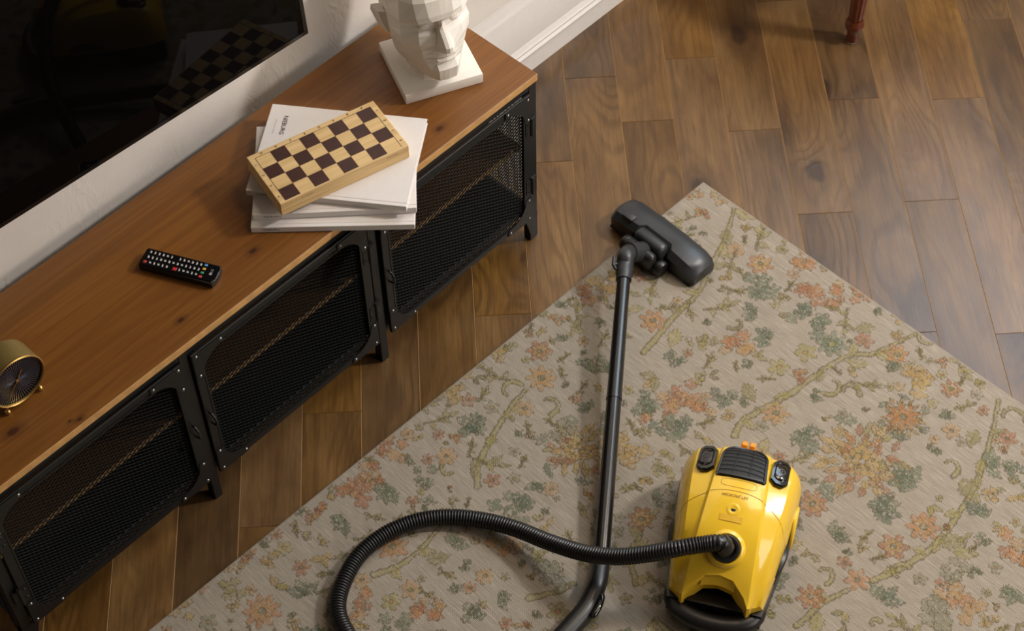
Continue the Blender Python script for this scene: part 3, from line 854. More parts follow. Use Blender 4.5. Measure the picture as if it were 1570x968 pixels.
# the grid reaches the folding edge on one side and leaves a margin on the other three
cl, cw = 8*sq/2+.0145, 4*sq/2
y_lo, y_hi = -cw-.003, cw+.0135
obj('lower_half', box((-cl, y_lo, 0), (cl, y_hi, CT/2-.0003), .0012), M['birch'], chess)
obj('upper_half', box((-cl, y_lo, CT/2), (cl, y_hi, CT), .0015), M['birch'], chess)
for i in range(8):
    for j in range(4):
        if (i+j) % 2 == 0:      # dark squares
            x0, y1 = -4*sq+(7-i)*sq, cw-j*sq
            obj('dark_square', box((x0, y1-sq, CT-.0002), (x0+sq, y1, CT+.00025)), M['dark_sq'], chess)
bm = bmesh.new(); lw = .0009
for (a, b, c, d) in ((-4*sq, 4*sq, cw, cw+lw), (-4*sq-lw, -4*sq, -cw, cw+lw), (4*sq, 4*sq+lw, -cw, cw+lw)):
    add_box(bm, (a, c, CT-.0002), (b, d, CT+.0003))
obj('border_line', bm, M['dark_sq'], chess)
def cb_text(s, x, y, rot):
    me = text_mesh(s, .0075, 0.00008, .00012)
    R = Matrix.Translation((x, y, CT+.0002)) @ Matrix.Rotation(rot, 4, 'Z'); me.transform(R)
    mobj('coordinate_mark', me, M['dark_sq'], chess)
for i, ch in enumerate('HGFEDCBA'): cb_text(ch, -4*sq+(i+.5)*sq, cw+.0070, PI)
for j in range(4):
    cb_text('1234'[j], -4*sq-.0074, cw-(j+.5)*sq, -PI/2); cb_text('1234'[j], 4*sq+.0074, cw-(j+.5)*sq, PI/2)
for (x0, n) in ((-.098, 9), (.095, 9)):
    bm = bmesh.new()
    for i in range(n):
        hgt_ = random.uniform(.0012, .0034); xx = x0+i*.0030
        add_box(bm, (xx, y_lo-.0002, CT*.72-hgt_/2), (xx+.0014, y_lo+.0006, CT*.72+hgt_/2))
    obj('maker_stamp', bm, M['seam'], chess)

# ------------------------------------------------------------------ remote control
rp = [px_world(*q, H+.018) for q in ((226, 379.4), (341, 408), (327.4, 435), (211.2, 404.9))]
rc = sum(rp, Vector())/4; rx = (rp[1]-rp[0])+(rp[2]-rp[3]); rx.z = 0; RLn = rx.length/2; rx.normalize(); ry = Vector((-rx.y, rx.x, 0)); RWd = 0.0455
rem = thing('remote_control', 'slim black TV remote control with tiny white keys lying on the bench', 'remote control')
rem.matrix_world = basis(rx, ry, (0, 0, 1), (rc.x, rc.y, H))
bm = bmesh.new(); a, b = RLn/2, RWd/2
pts = [(-a+.002, -b), (a-.004, -b), (a-.001, -b*.5), (a, 0), (a-.001, b*.5), (a-.004, b), (-a+.002, b), (-a, b*.8), (-a, -b*.8)]
add_prism(bm, pts, 0.002, .0185)
bmesh.ops.bevel(bm, geom=[e for e in bm.edges if abs(e.verts[0].co.z-e.verts[1].co.z) < 1e-5 and e.verts[0].co.z > .01], offset=.003, segments=3, affect='EDGES')
bm2 = bmesh.new()
obj('shell', bm, M['remote'], rem, 30)
obj('underside', box((-a+.006, -b+.004, 0), (a-.008, b-.004, .0025)), M['blk_matte'], rem)
bm = bmesh.new(); cols_y = (.0125, 0.0, -.0125)
keyx = [-a+.013+i*.0089 for i in range(14)]
for i, kx in enumerate(keyx):
    for j, ky in enumerate(cols_y):
        if (i in (6, ) and j != 1) or (i == 13): continue
        if i == 7 and j == 2: continue
        if i == 0 and j == 2: continue
        w, hh = random.choice(((.0034, .0044), (.003, .0052), (.0042, .003), (.0026, .005)))
        add_box(bm, (kx-w/2, ky-hh/2, .0184), (kx+w/2, ky+hh/2, .0190), .0003)
        add_box(bm, (kx-w/2-.0008, ky+hh/2+.0006, .0184), (kx+w/2-.001, ky+hh/2+.0014, .01885))
obj('keys', bm, M['key'], rem, kind='stuff')
def rkey(name, x, y, col, r=.0035, shape='round'):
    bm = bmesh.new()
    if shape == 'round': add_lathe(bm, [(r, 0), (r, .0008), (r*.8, .0012), (0, .0013)], 14, Matrix.Translation((x, y, .0183)))
    else: add_box(bm, (x-r, y-r*.9, .0183), (x+r, y+r*.9, .0194), .0005)
    obj(name, bm, simple('remote_'+name, col, .4), rem)
rkey('power_key', keyx[0]-.002, -.0128, lin(196, 52, 40))
rkey('red_home_key', keyx[7]-.001, -.0125, lin(200, 44, 44), .0042, 'sq')
for i, (n_, c) in enumerate((('blue_key', lin(90, 150, 200)), ('amber_key', lin(224, 168, 60)), ('green_key', lin(60, 150, 100)), ('red_key', lin(214, 56, 72)))):
    rkey(n_, keyx[13]+.001, .0145-i*.0098, c, .0031, 'sq')
bm = bmesh.new(); add_lathe(bm, [(.0032, 0), (.0032, .0003), (0, .0004)], 16, Matrix.Translation((a-.0145, -.003, .0183))); obj('logo_disc', bm, M['print_grey'], rem)
me = text_mesh('LG', .0075, .00006); me.transform(Matrix.Translation((a-.0145, .005, .0186)) @ Matrix.Rotation(PI/2, 4, 'Z')); mobj('logo_letters', me, M['print_grey'], rem)

# ------------------------------------------------------------------ alarm clock
ck_c = Vector((-1.270, -0.2485, 0))
clock = thing('alarm_clock', 'round brass alarm clock with dark blue dial at the left of the bench', 'clock', (ck_c.x, ck_c.y, H), 0.0)
CR, CD = .0578, .062; hzc = .0125+CR*.98
FM = basis((1, 0, 0), (0, 0, 1), (0, -1, 0), (0, 0, hzc))      # lathe axis -> -y (towards the room)
bm = bmesh.new(); add_lathe(bm, [(0, -CD), (CR-.006, -CD), (CR-.001, -CD+.006), (CR, -CD+.012), (CR, -.004), (CR-.0018, -.002), (CR-.0018, -.012), (0, -.012)], 56, FM)
obj('shell', bm, M['brass_dark'], clock, 35)
bm = bmesh.new(); add_lathe(bm, [(CR+.0002, -.0045), (CR+.0008, -.001), (CR-.0012, .0008), (CR-.0032, -.0012), (CR-.0034, -.0045), (CR+.0002, -.0045)], 56, FM)
obj('rim', bm, M['brass'], clock, 40)
def mat_dial():
    t = NT('radiant_navy_dial'); tc = t.n('ShaderNodeTexCoord'); sp = t.n('ShaderNodeSeparateXYZ'); t.l(tc.outputs['Object'], sp.inputs[0])
    ang = t.math('ARCTAN2', t.math('SUBTRACT', sp.outputs[2], hzc), sp.outputs[0])
    rays = t.math('MULTIPLY_ADD', t.math('SINE', t.math('MULTIPLY', ang, 60.0)), .5, .5)
    t.color(t.ramp(rays, [(0.3, lin(14, 15, 24)), (0.95, lin(104, 107, 122))])); t.set(Roughness=.26, Metallic=.75); t.bump(rays, .6, .001)  # ray pattern with the metal's radial highlights brightened into its colour
    return t.m
bm = bmesh.new(); add_lathe(bm, [(CR-.003, -.0055), (0, -.0055)], 48, FM); obj('dial', bm, mat_dial(), clock)
def hand(ang, L, w):
    bm = bmesh.new(); add_box(bm, (-w/2, -.004, .0), (w/2, L, .0), 0); bm.free()
    bm = bmesh.new(); add_box(bm, (-w/2, -.007, -.0035), (w/2, L, -.0028)); bmesh.ops.transform(bm, matrix=FM @ Matrix.Rotation(ang, 4, 'Z'), verts=bm.verts[:]); return bm
obj('hour_hand', hand(-.62, .026, .0020), M['brass'], clock); obj('minute_hand', hand(-.62+PI-.12, .040, .0016), M['brass'], clock)
bm = bmesh.new(); add_lathe(bm, [(.0035, -.0045), (.0035, -.002), (0, -.0015)], 14, FM); obj('hub', bm, M['brass'], clock)
for (dx, dy) in ((-.037, 0), (.037, 0), (-.037, .048), (.037, .048)):
    bm = bmesh.new(); r = .0058
    bmesh.ops.create_uvsphere(bm, u_segments=16, v_segments=10, radius=r, matrix=Matrix.Translation((dx, dy+.006, r)))
    d = Vector((dx, 0, hzc-.0)); add_tube(bm, [(dx, dy+.006, r), (dx*.96, dy+.006, .026)], .0022, 8)
    obj('ball_foot', bm, M['brass'], clock, 60)

# ------------------------------------------------------------------ plaster head
pa, pb, pc = Vector((-.1821, -.0654)), Vector((-.2558, -.2231)), Vector((-.0961, -.2900))
pcen = (pa+pc)/2; fdir = (pb-pa).normalized()
bust = thing('plaster_head', 'white faceted plaster head on a square plinth at the end of the bench', 'sculpture', (pcen.x, pcen.y, H), math.atan2(fdir.x, -fdir.y))
PT = .026
obj('plinth', box((-.087, -.087, 0), (.087, .087, PT), .0025, 2), M['plaster'], bust, 30)
def head_mesh(Hh):
    # rows: z, then (x, y) for 9 columns from the face centre line round to the back
    rows = [
     (-.075, [(0, -.20), (.08, -.19), (.15, -.15), (.20, -.08), (.235, .02), (.235, .12), (.19, .24), (.09, .31), (0, .32)]),
     (-.060, [(0, -.19), (.08, -.18), (.145, -.14), (.19, -.07), (.22, .02), (.22, .12), (.18, .23), (.09, .29), (0, .31)]),
     (-.035, [(0, -.14), (.07, -.13), (.125, -.10), (.165, -.05), (.19, .02), (.20, .12), (.165, .23), (.08, .29), (0, .31)]),
     (-.015, [(0, -.28), (.06, -.27), (.11, -.22), (.16, -.13), (.205, -.02), (.21, .10), (.17, .24), (.08, .31), (0, .33)]),
     (.000, [(0, -.39), (.075, -.38), (.12, -.32), (.17, -.20), (.22, -.05), (.225, .08), (.18, .25), (.08, .33), (0, .34)]),
     (.065, [(0, -.435), (.085, -.43), (.135, -.37), (.19, -.25), (.255, -.07), (.265, .07), (.21, .27), (.09, .35), (0, .36)]),
     (.125, [(0, -.395), (.085, -.39), (.155, -.345), (.215, -.25), (.28, -.07), (.29, .07), (.23, .29), (.10, .37), (0, .38)]),
     (.150, [(0, -.440), (.075, -.425), (.165, -.345), (.225, -.25), (.287, -.07), (.295, .07), (.235, .30), (.10, .38), (0, .39)]),
     (.178, [(0, -.430), (.085, -.415), (.175, -.345), (.235, -.25), (.292, -.065), (.30, .07), (.24, .31), (.11, .39), (0, .40)]),
     (.186, [(0, -.415), (.100, -.380), (.178, -.345), (.237, -.25), (.294, -.065), (.30, .07), (.24, .31), (.11, .39), (0, .40)]),
     (.192, [(0, -.445), (.088, -.420), (.180, -.350), (.240, -.25), (.295, -.065), (.30, .07), (.24, .31), (.11, .39), (0, .40)]),
     (.225, [(0, -.455), (.060, -.435), (.182, -.355), (.250, -.255), (.300, -.06), (.305, .07), (.25, .32), (.11, .40), (0, .41)]),
     (.268, [(0, -.430), (.070, -.410), (.185, -.360), (.265, -.26), (.310, -.06), (.312, .07), (.26, .33), (.12, .41), (0, .42)]),
     (.275, [(0, -.555), (.088, -.445), (.188, -.362), (.270, -.26), (.312, -.06), (.314, .07), (.26, .33), (.12, .41), (0, .42)]),
     (.325, [(0, -.565), (.078, -.450), (.200, -.372), (.292, -.262), (.322, -.05), (.318, .07), (.27, .34), (.12, .42), (0, .43)]),
     (.410, [(0, -.505), (.048, -.430), (.195, -.372), (.315, -.245), (.335, -.04), (.322, .07), (.28, .35), (.12, .43), (0, .44)]),
     (.455, [(0, -.470), (.040, -.400), (.180, -.345), (.305, -.238), (.334, -.04), (.325, .07), (.285, .35), (.12, .44), (0, .45)]),
     (.490, [(0, -.448), (.042, -.385), (.165, -.362), (.300, -.240), (.334, -.04), (.325, .07), (.29, .36), (.13, .45), (0, .46)]),
     (.530, [(0, -.450), (.050, -.400), (.170, -.350), (.302, -.255), (.335, -.04), (.325, .07), (.295, .36), (.13, .45), (0, .46)]),
     (.560, [(0, -.475), (.085, -.470), (.195, -.435), (.310, -.285), (.338, -.05), (.327, .07), (.30, .36), (.13, .46), (0, .47)]),
     (.610, [(0, -.480), (.110, -.475), (.205, -.430), (.305, -.285), (.335, -.05), (.33, .07), (.305, .36), (.14, .46), (0, .47)]),
     (.740, [(0, -.465), (.115, -.455), (.205, -.405), (.285, -.270), (.330, -.04), (.335, .08), (.31, .35), (.14, .45), (0, .46)]),
     (.860, [(0, -.385), (.105, -.375), (.185, -.325), (.250, -.200), (.290, -.02), (.30, .10), (.27, .31), (.12, .40), (0, .41)]),
     (.950, [(0, -.220), (.085, -.215), (.150, -.180), (.195, -.100), (.215, .00), (.21, .11), (.18, .24), (.08, .30), (0, .31)]),
     (1.000, [(0, -.020), (.04, -.015), (.07, .00), (.085, .02), (.09, .05), (.085, .08), (.07, .11), (.03, .13), (0, .13)]),
    ]
    bm = bmesh.new(); g = []; skip = set()
    for z, r in rows:
        (x0_, y0_), (x1_, y1_) = r[0], r[1]
        r = [r[0], (.030, y0_+.010) if .27 < z < .47 else (x1_*.42, y0_+(y1_-y0_)*.30)] + r[1:]
        right = [bm.verts.new((x*Hh, y*Hh, z*Hh)) for x, y in r]
        left = [right[0]] + [bm.verts.new((-x*Hh, y*Hh, z*Hh)) for x, y in r[1:-1]] + [right[-1]]
        g.append((right, left))
    for (r0, l0), (r1, l1) in zip(g, g[1:]):
        for k in range(9):
            bm.faces.new((r0[k], r0[k+1], r1[k+1], r1[k])); bm.faces.new((l0[k+1], l0[k], l1[k], l1[k+1]))
    for (r, l), fl in ((g[0], True), (g[-1], False)):
        loop = r + l[-2:0:-1]; bm.faces.new(loop if fl else loop[::-1])
    # ears: faceted shells behind the cheekbones
    for s in (1, -1):
        E = [(.315, .03, .30), (.325, .00, .40), (.335, .01, .52), (.345, .09, .57), (.345, .15, .50), (.335, .13, .38), (.322, .07, .29)]
        O = [(.335, .04, .31), (.372, .02, .41), (.392, .03, .53), (.420, .11, .575), (.418, .165, .50), (.388, .135, .38), (.345, .075, .30)]
        a = [bm.verts.new((s*x*Hh, y*Hh, z*Hh)) for x, y, z in E]; b = [bm.verts.new((s*x*Hh, y*Hh, z*Hh)) for x, y, z in O]
        n = len(a); m = bm.verts.new((s*.375*Hh, .085*Hh, .44*Hh))
        for k in range(n):
            k2 = (k+1) % n
            bm.faces.new((a[k], a[k2], b[k2], b[k])); bm.faces.new((b[k], b[k2], m))
        bm.faces.new(a[::-1])
    # eyeballs with lids, set into the sockets
    for s in (1, -1):
        add_lathe(bm, [(0, .040*Hh), (.022*Hh, .034*Hh), (.037*Hh, .016*Hh), (.040*Hh, 0)], 8, Matrix.Translation((s*.135*Hh, -.345*Hh, .487*Hh)) @ Matrix.Rotation(s*.25, 4, 'Z') @ Matrix.Rotation(PI/2, 4, 'X') @ Matrix.Diagonal((1.45, .8, 1, 1)))
    # head tipped back on the neck, face turned up a little
    for v in bm.verts:
        t = max(0, min(1, (v.co.z/Hh+.06)/.10)); a = -HEAD_TILT*t; y, z = v.co.y-.1*Hh, v.co.z+.1*Hh
        v.co.y = y*math.cos(a)-z*math.sin(a)+.1*Hh; v.co.z = y*math.sin(a)+z*math.cos(a)-.1*Hh
    bmesh.ops.recalc_face_normals(bm, faces=bm.faces[:])
    return bm
HEAD_TILT = math.radians(15)
HH = .245
hd = obj('head', head_mesh(HH), M['plaster'], bust)
HEAD_TURN = math.radians(3)
hd.location = (0.0, -.018, PT+.075*HH-.0005); hd.rotation_euler = (0, 0, HEAD_TURN)

# ------------------------------------------------------------------ vacuum cleaner
RZ = 0.0066     # rug surface
VA = math.radians(28.4)
va = Vector((math.cos(VA), math.sin(VA), 0)); vl = Vector((math.sin(VA), -math.cos(VA), 0))   # along to the tail; lateral = right in the picture
V0 = Vector((-.5300, -1.3240, RZ))
vac = thing('vacuum_cleaner', 'yellow canister vacuum cleaner with black hose, wand and floor head on the rug', 'vacuum cleaner', tuple(V0+va*.19))
vac_inv = Matrix.Translation(-(V0+va*.19))
# body coordinates: s along va from the front, v lateral, z up
BM_ = Matrix.Translation(-va*.19) @ basis(va, vl, (0, 0, 1), (0, 0, 0))
BM_ = Matrix.Translation(-va*.19) @ Matrix(((va.x, vl.x, 0, 0), (va.y, vl.y, 0, 0), (0, 0, 1, 0), (0, 0, 0, 1)))
LV = .362
def lerp_tab(tab, s):
    for (a, x), (b, y) in zip(tab, tab[1:]):
        if s <= b: 
            t = (s-a)/(b-a); t = max(0, t); return x+(y-x)*t
    return tab[-1][1]
HT = [(.02, .088), (.05, .120), (.09, .150), (.14, .176), (.20, .190), (.26, .193), (.30, .188), (.33, .176), (.35, .158), (.362, .130)]
WT = [(.02, .091), (.05, .097), (.09, .103), (.14, .110), (.20, .117), (.26, .1225), (.31, .1245), (.335, .122), (.35, .113), (.362, .097)]
def sm(tab, s):
    return (lerp_tab(tab, max(.02, s-.012))+lerp_tab(tab, s)+lerp_tab(tab, min(.362, s+.012)))/3 if s < .35 else lerp_tab(tab, s)
# half cross-section: plateau, stepped facet, shoulder, flank
def sec_pts(s):
    w, h = sm(WT, s), sm(HT, s)
    r1 = .0655-.058*max(0, s-.03); r2 = .80*w
    return [(0, h), (.45*r1, h-.0008), (.85*r1, h-.0030), (r1, h-.0048), (r1+.0055, h-.0125), ((r1+r2)/2+.002, h-.0180), (r2, h-.0245), (r2+.007, h-.0335), ((r2+w)/2+.004, h*.70), (w-.003, h*.60), (w, h*.50)]
def surf(s, v, off=0.0):
    P = sec_pts(s); a = abs(v)
    for (x0, z0), (x1, z1) in zip(P, P[1:]):
        if a <= x1: return Vector((s, v, z0+(z1-z0)*(a-x0)/max(1e-6, x1-x0)+off))
    return Vector((s, math.copysign(P[-1][0], v), P[-1][1]+off))
def front_s(f):
    """front edge of the yellow shell: two horns with a scoop between"""
    a = abs(f)
    if a < .67: return .062-.040*(a/.67)**2.8
    return .022+.024*((a-.67)/.33)**.8
NS = 44
bm = bmesh.new(); NP_ = len(sec_pts(.1)); grid_ = []
for i in range(NS+1):
    t = i/NS; row = []
    for k in list(range(-NP_+1, NP_)):
        f = sec_pts(.05)[abs(k)][0]/sec_pts(.05)[-1][0]
        s0 = front_s(f); s = s0+(LV-s0)*t
        x, z = sec_pts(s)[abs(k)]
        row.append(bm.verts.new((s, math.copysign(x, k), z)))
    grid_.append(row)
for a, b in zip(grid_, grid_[1:]):
    for k in range(2*NP_-2): bm.faces.new((a[k], a[k+1], b[k+1], b[k]))
# tail wall, front wall and skirts down to the chassis
def skirt(row, z):
    low = [bm.verts.new((v.co.x, v.co.y, z if not callable(z) else z(v))) for v in row]
    for k in range(len(row)-1): bm.faces.new((row[k], row[k+1], low[k+1], low[k]))
skirt(grid_[-1], .050); skirt([r[0] for r in grid_], .052); skirt([r[-1] for r in grid_], .052)
skirt(grid_[0], lambda v: max(.040, v.co.z-.055) if abs(v.co.y) < .06 else .045)
bmesh.ops.remove_doubles(bm, verts=bm.verts[:], dist=.00005)
bmesh.ops.transform(bm, matrix=BM_, verts=bm.verts[:])
body = obj('body_shell', bm, M['yellow'], vac, 22)
def vpart(name, bm, mat, parent=vac, smooth=30, kind=None):
    bmesh.ops.transform(bm, matrix=BM_, verts=bm.verts[:]); return obj(name, bm, mat, parent, smooth, kind)
# chassis and front bumper loop
bm = bmesh.new(); pts = []
for s in np.linspace(.03, .352, 14): pts.append((s, sm(WT, s)*1.0+.003))
outline = pts + [(s, -v) for s, v in pts[::-1]]
add_prism(bm, outline, .006, .058)
vpart('chassis', bm, M['blk'])
bm = bmesh.new(); ring = []
for i in range(15):
    a = PI*i/14; ring.append(Vector((.054-.052*math.sin(a)**.8, -.084*math.cos(a), .036)))
add_tube(bm, ring, .021, 14, True, .80)
vpart('carry_handle', bm, M['blk'])
bm = bmesh.new(); add_prism(bm, [(.055-.05*math.sin(PI*i/12), -.075*math.cos(PI*i/12)) for i in range(13)], .012, .024); vpart('front_bumper', bm, M['blk_matte'])
# yellow lip in the scoop
bm = bmesh.new()
A = [surf(.066-.012*(abs(v)/.04)**2*.6, v, -.004) for v in np.linspace(-.034, .034, 11)]
B = [Vector((p.x-.014, p.y, p.z-.024)) for p in A]
va_ = [bm.verts.new(p) for p in A]; vb_ = [bm.verts.new(p) for p in B]; vc_ = [bm.verts.new(p+Vector((.006, 0, -.004))) for p in B]
for k in range(10): bm.faces.new((va_[k], va_[k+1], vb_[k+1], vb_[k])); bm.faces.new((vb_[k], vb_[k+1], vc_[k+1], vc_[k]))
vpart('lid_latch', bm, M['yellow'])
# wheels
for sgn in (1, -1):
    WM = basis((1, 0, 0), (0, 0, 1), (0, sgn, 0), (.250, .107 if sgn > 0 else -.097, .056))
    bm = bmesh.new(); add_lathe(bm, [(0, -.01), (.048, -.01), (.050, -.004), (.050, .008), (.049, .012), (.047, .013), (.047, .010), (0, .010)], 36, WM)
    wh = vpart('wheel', bm, M['blk'])
    bm = bmesh.new(); add_lathe(bm, [(.0465, .009), (.0465, .017), (.043, .020), (.012, .021), (0, .021)], 32, WM)
    vpart('wheel_cap', bm, M['yellow'], wh)
    bm = bmesh.new(); P = [(s, sgn*(sm(WT, s)*.99+.002), .070+.012*math.sin((s-.1)/.11*PI)) for s in np.linspace(.115, .20, 8)]
    add_tube(bm, P, [.002, .006, .008, .009, .009, .008, .006, .002], 8); vpart('side_bumper', bm, M['blk'])
# draped ribbons
def ribbon(pts, w, off=.0004):
    """pts: list of (s, v) on the shell"""
    P = [surf(s, v, off) for s, v in pts]; bm = bmesh.new(); L = []
    for i, (s, v) in enumerate(pts):
        a = pts[max(0, i-1)]; b = pts[min(len(pts)-1, i+1)]; d = Vector((b[0]-a[0], b[1]-a[1])).normalized(); n = Vector((-d.y, d.x))*w/2
        L.append((bm.verts.new(surf(s+n.x, v+n.y, off)), bm.verts.new(surf(s-n.x, v-n.y, off))))
    for (a, b), (c, d) in zip(L, L[1:]): bm.faces.new((a, b, d, c))
    return bm
w_ = lambda s: sm(WT, s)
seam = [(.222-.05*abs(x)**2.4*(1 if abs(x) > .0 else 0), x*w_(.22)*.97) for x in np.linspace(-1, 1, 61)]
vpart('lid_seam', ribbon(seam, .0011), M['seam'], body)
rr_ = []
for i in range(41):
    a = 2*PI*i/40; cx_, cy_ = math.cos(a), math.sin(a)
    rr_.append((.2395+.0085*math.copysign(abs(cx_)**.5, cx_), .036*math.copysign(abs(cy_)**.45, cy_)))
vpart('panel_outline', ribbon(rr_, .0007), M['seam'], body)
bm = ribbon([(.1630, v) for v in np.linspace(-.024, .022, 9)], .013, .0012); vpart('label_plate', bm, simple('label_yellow', lin(222, 174, 46), .35), body)
def on_shell(s, v, lift=0.0):
    p = surf(s, v); d1 = (surf(s+.004, v)-surf(s-.004, v)).normalized(); d2 = (surf(s, v+.004)-surf(s, v-.004)).normalized()
    n = d1.cross(d2); n = -n if n.z < 0 else n; n.normalize(); d2 = n.cross(d1)
    return basis(d1, d2, n, p+n*lift)
me = text_mesh('MICROFILTER', .0088, .00005)
me.transform(on_shell(.2115, -.002, .0007) @ Matrix.Rotation(PI/2, 4, 'Z')); me.transform(BM_)
mobj('lid_lettering', me, M['seam'], body)
# dimple with keyhole
bm = bmesh.new(); add_lathe(bm, [(.0135, .0002), (.011, .0010), (.008, .0009), (.0055, .0002)], 24, on_shell(.182, 0)); vpart('dimple_rim', bm, M['yellow'], body, 60)
bm = bmesh.new(); add_lathe(bm, [(.0052, .0006), (0, .0008)], 16, on_shell(.181, 0) @ Matrix.Diagonal((.55, 1, 1, 1))); vpart('indicator_hole', bm, M['print'], body)
# exhaust grille
def gr_v(s):      # half width of the grille at s
    t = (s-.254)/(.343-.254)
    return .049-.007*t if t < .62 else (.049-.007*.62)*math.sqrt(max(0, 1-((t-.62)/.42)**2))
gs = list(np.linspace(.254, .3415, 26))
per = [(s, gr_v(s)) for s in gs]; 
bm = bmesh.new()
LR = [[bm.verts.new(surf(s, f*gr_v(s), .0012)) for f in np.linspace(-1, 1, 13)] for s in gs]
for a, b in zip(LR, LR[1:]):
    for k in range(12): bm.faces.new((a[k], a[k+1], b[k+1], b[k]))
gr = vpart('exhaust_grille', bm, M['print'], vac)
def tube_on(pts, r, lift, name, mat, par):
    bm = bmesh.new(); add_tube(bm, [surf(s, v, lift) for s, v in pts], r, 6); return vpart(name, bm, mat, par, 50)
loop_ = [(s, gr_v(s)) for s in gs] + [(s, -gr_v(s)) for s in gs[::-1]]; loop_.append(loop_[0])
tube_on(loop_, .0032, .0018, 'grille_frame', M['blk'], gr)
bm = bmesh.new(); add_tube(bm, [surf(.2560, v, .0018) for v in np.linspace(-.045, .045, 9)], .0042, 6); vpart('grille_frame', bm, M['blk'], gr)
for i in range(6):
    s = .2675+i*.0115
    vv = gr_v(s)*.97
    tube_on([(s+.004*(1-(x)**2), x*vv) for x in np.linspace(-1, 1, 9)], .0008, .0030, 'slat', M['grey_plastic'], gr)
for v in (-.0165, .0165):
    tube_on([(s, v*(1-(s-.254)*.9)) for s in np.linspace(.256, .338, 9)], .0008, .0036, 'grille_bar', M['blk'], gr)
# two big foot switches
for sgn in (1, -1):
    cs, cv = (.2960, sgn*.0755)
    oct_ = [(-.036, -.008), (-.026, -.0205), (.022, -.0205), (.036, -.009), (.036, .009), (.026, .0180), (-.024, .0180), (-.036, .007)]
    MM = on_shell(cs, cv, .0)
    ring0, levels = [], [(1.0, -.006), (1.0, .0035), (.93, .0065), (.72, .0075), (.68, .0060), (.60, .0085), (.2, .0098)]
    bm = bmesh.new(); R_ = []
    for sc, zz in levels: R_.append([bm.verts.new(MM @ Vector((x*sc, sgn*y*sc, zz))) for x, y in oct_])
    for a, b in zip(R_, R_[1:]):
        for k in range(8): bm.faces.new((a[k], a[(k+1) % 8], b[(k+1) % 8], b[k]))
    bm.faces.new(R_[-1])
    sw = vpart('foot_switch', bm, M['blk_gloss'], vac, 40)
    bm = bmesh.new(); M2 = MM @ Matrix.Translation((0, 0, .0102))
    add_tube(bm, [M2 @ Vector((.0065*math.cos(2*PI*i/20), .0065*math.sin(2*PI*i/20), -.0003)) for i in range(21)], .0004, 5)
    add_box(bm, (-.0025, -.0003, -.0004), (.0025, .0003, .0002), 0, 1, M2)
    vpart('switch_symbol', bm, M['print_grey'] if sgn > 0 else M['blk'], sw)
# amber clips at the tail
for v in (-.0085, .0085):
    bm = bmesh.new(); add_box(bm, (.350, v-.0062, .146), (.362, v+.0062, .166), .0018); vpart('cord_clip', bm, M['orange'], vac)
# hose inlet
IS, IV = .106, .002
IM = on_shell(IS, IV)
bm = bmesh.new(); add_lathe(bm, [(.040, -.004), (.036, .0045), (.031, .0065), (.0285, .005), (.028, -.004)], 36, IM); vpart('inlet_collar', bm, M['yellow'], vac, 50)
bm = bmesh.new(); add_lathe(bm, [(.0275, -.004), (.0275, .009), (.0255, .011), (.021, .011), (.020, .004), (0, .004)], 36, IM); vpart('inlet_socket', bm, M['blk'], vac)
# ---- hose
inlet = V0 + Matrix(((va.x, vl.x, 0), (va.y, vl.y, 0), (0, 0, 1))) @ (IM @ Vector((0, 0, .012)))
zr = RZ+.0185
HP = [inlet, Vector(px_world(1104, 833, inlet.z+.018)), Vector(px_world(1078, 835, inlet.z+.010)), px_world(1040, 841, .180), px_world(990, 850, .150), px_world(940, 854, .120), px_world(890, 847, .090), px_world(840, 831, .062), px_world(790, 811, .042),
      px_world(740, 798, .030), px_world(690, 793, zr), px_world(640, 799, zr), px_world(590, 820, zr), px_world(548, 855, zr), px_world(524, 900, zr), px_world(518, 935, zr), px_world(530, 968, zr),
      px_world(560, 1010, zr), px_world(620, 1062, zr), px_world(700, 1085, zr), px_world(775, 1068, zr+.004), px_world(828, 1020, .034), px_world(850, 992, .040)]
hp = resample(catmull(HP, 10), .0016)
root_w = V0+va*.19
hp = [p-root_w for p in hp]
rad = [(.0180, .0172, .0152, .0172)[i % 4] for i in range(len(hp))]
bm = bmesh.new(); add_tube(bm, hp, rad, 18)
obj('hose', bm, M['blk'], vac, 80)
# hose elbow cuff at the inlet
bm = bmesh.new(); add_tube(bm, hp[:14], .0192, 20); obj('hose_cuff', bm, M['blk'], vac, 50)
# ---- wand
W0 = px_world(957, 418, .082); W1 = px_world(921.5, 862, .032)
wd = (W1-W0); LW = wd.length; wd.normalize()
Wj = W0+wd*(LW*.465)
loc_ = lambda p: p-root_w
bm = bmesh.new(); add_tube(bm, [loc_(W0-wd*.02), loc_(W0), loc_(W0+wd*(LW*.44)), loc_(Wj), loc_(Wj)], [.0150, .0152, .0166, .0176, .0160], 24)
obj('wand_tube', bm, M['tube'], vac, 40)
bm = bmesh.new(); add_tube(bm, [loc_(Wj-wd*.01), loc_(W1+wd*.02)], [.0162, .0172], 24); obj('wand_tube', bm, M['tube'], vac, 40)
# curved grip
GP = [W1-wd*.01, W1+wd*.015, px_world(916, 895, .034), px_world(900, 932, .035), px_world(876, 962, .036), px_world(850, 990, .037), px_world(838, 1004, .037)]
gp = resample(catmull(GP, 8), .004)
bm = bmesh.new(); n = len(gp)
add_tube(bm, [loc_(p) for p in gp], [.0176+.0040*math.sin(min(1, i/n*1.3)*PI*.5)+(.0004 if i % 2 else 0) for i in range(n)], 20)
grip = obj('hand_grip', bm, M['blk'], vac, 60)
bm = bmesh.new(); tp = [px_world(924, 912, .046), px_world(919, 930, .050), px_world(908, 948, .049)]
add_tube(bm, [loc_(p) for p in catmull(tp, 5)], [.004]+[.0065]*9+[.004], 10); obj('air_slide', bm, M['blk_gloss'], grip, 50)
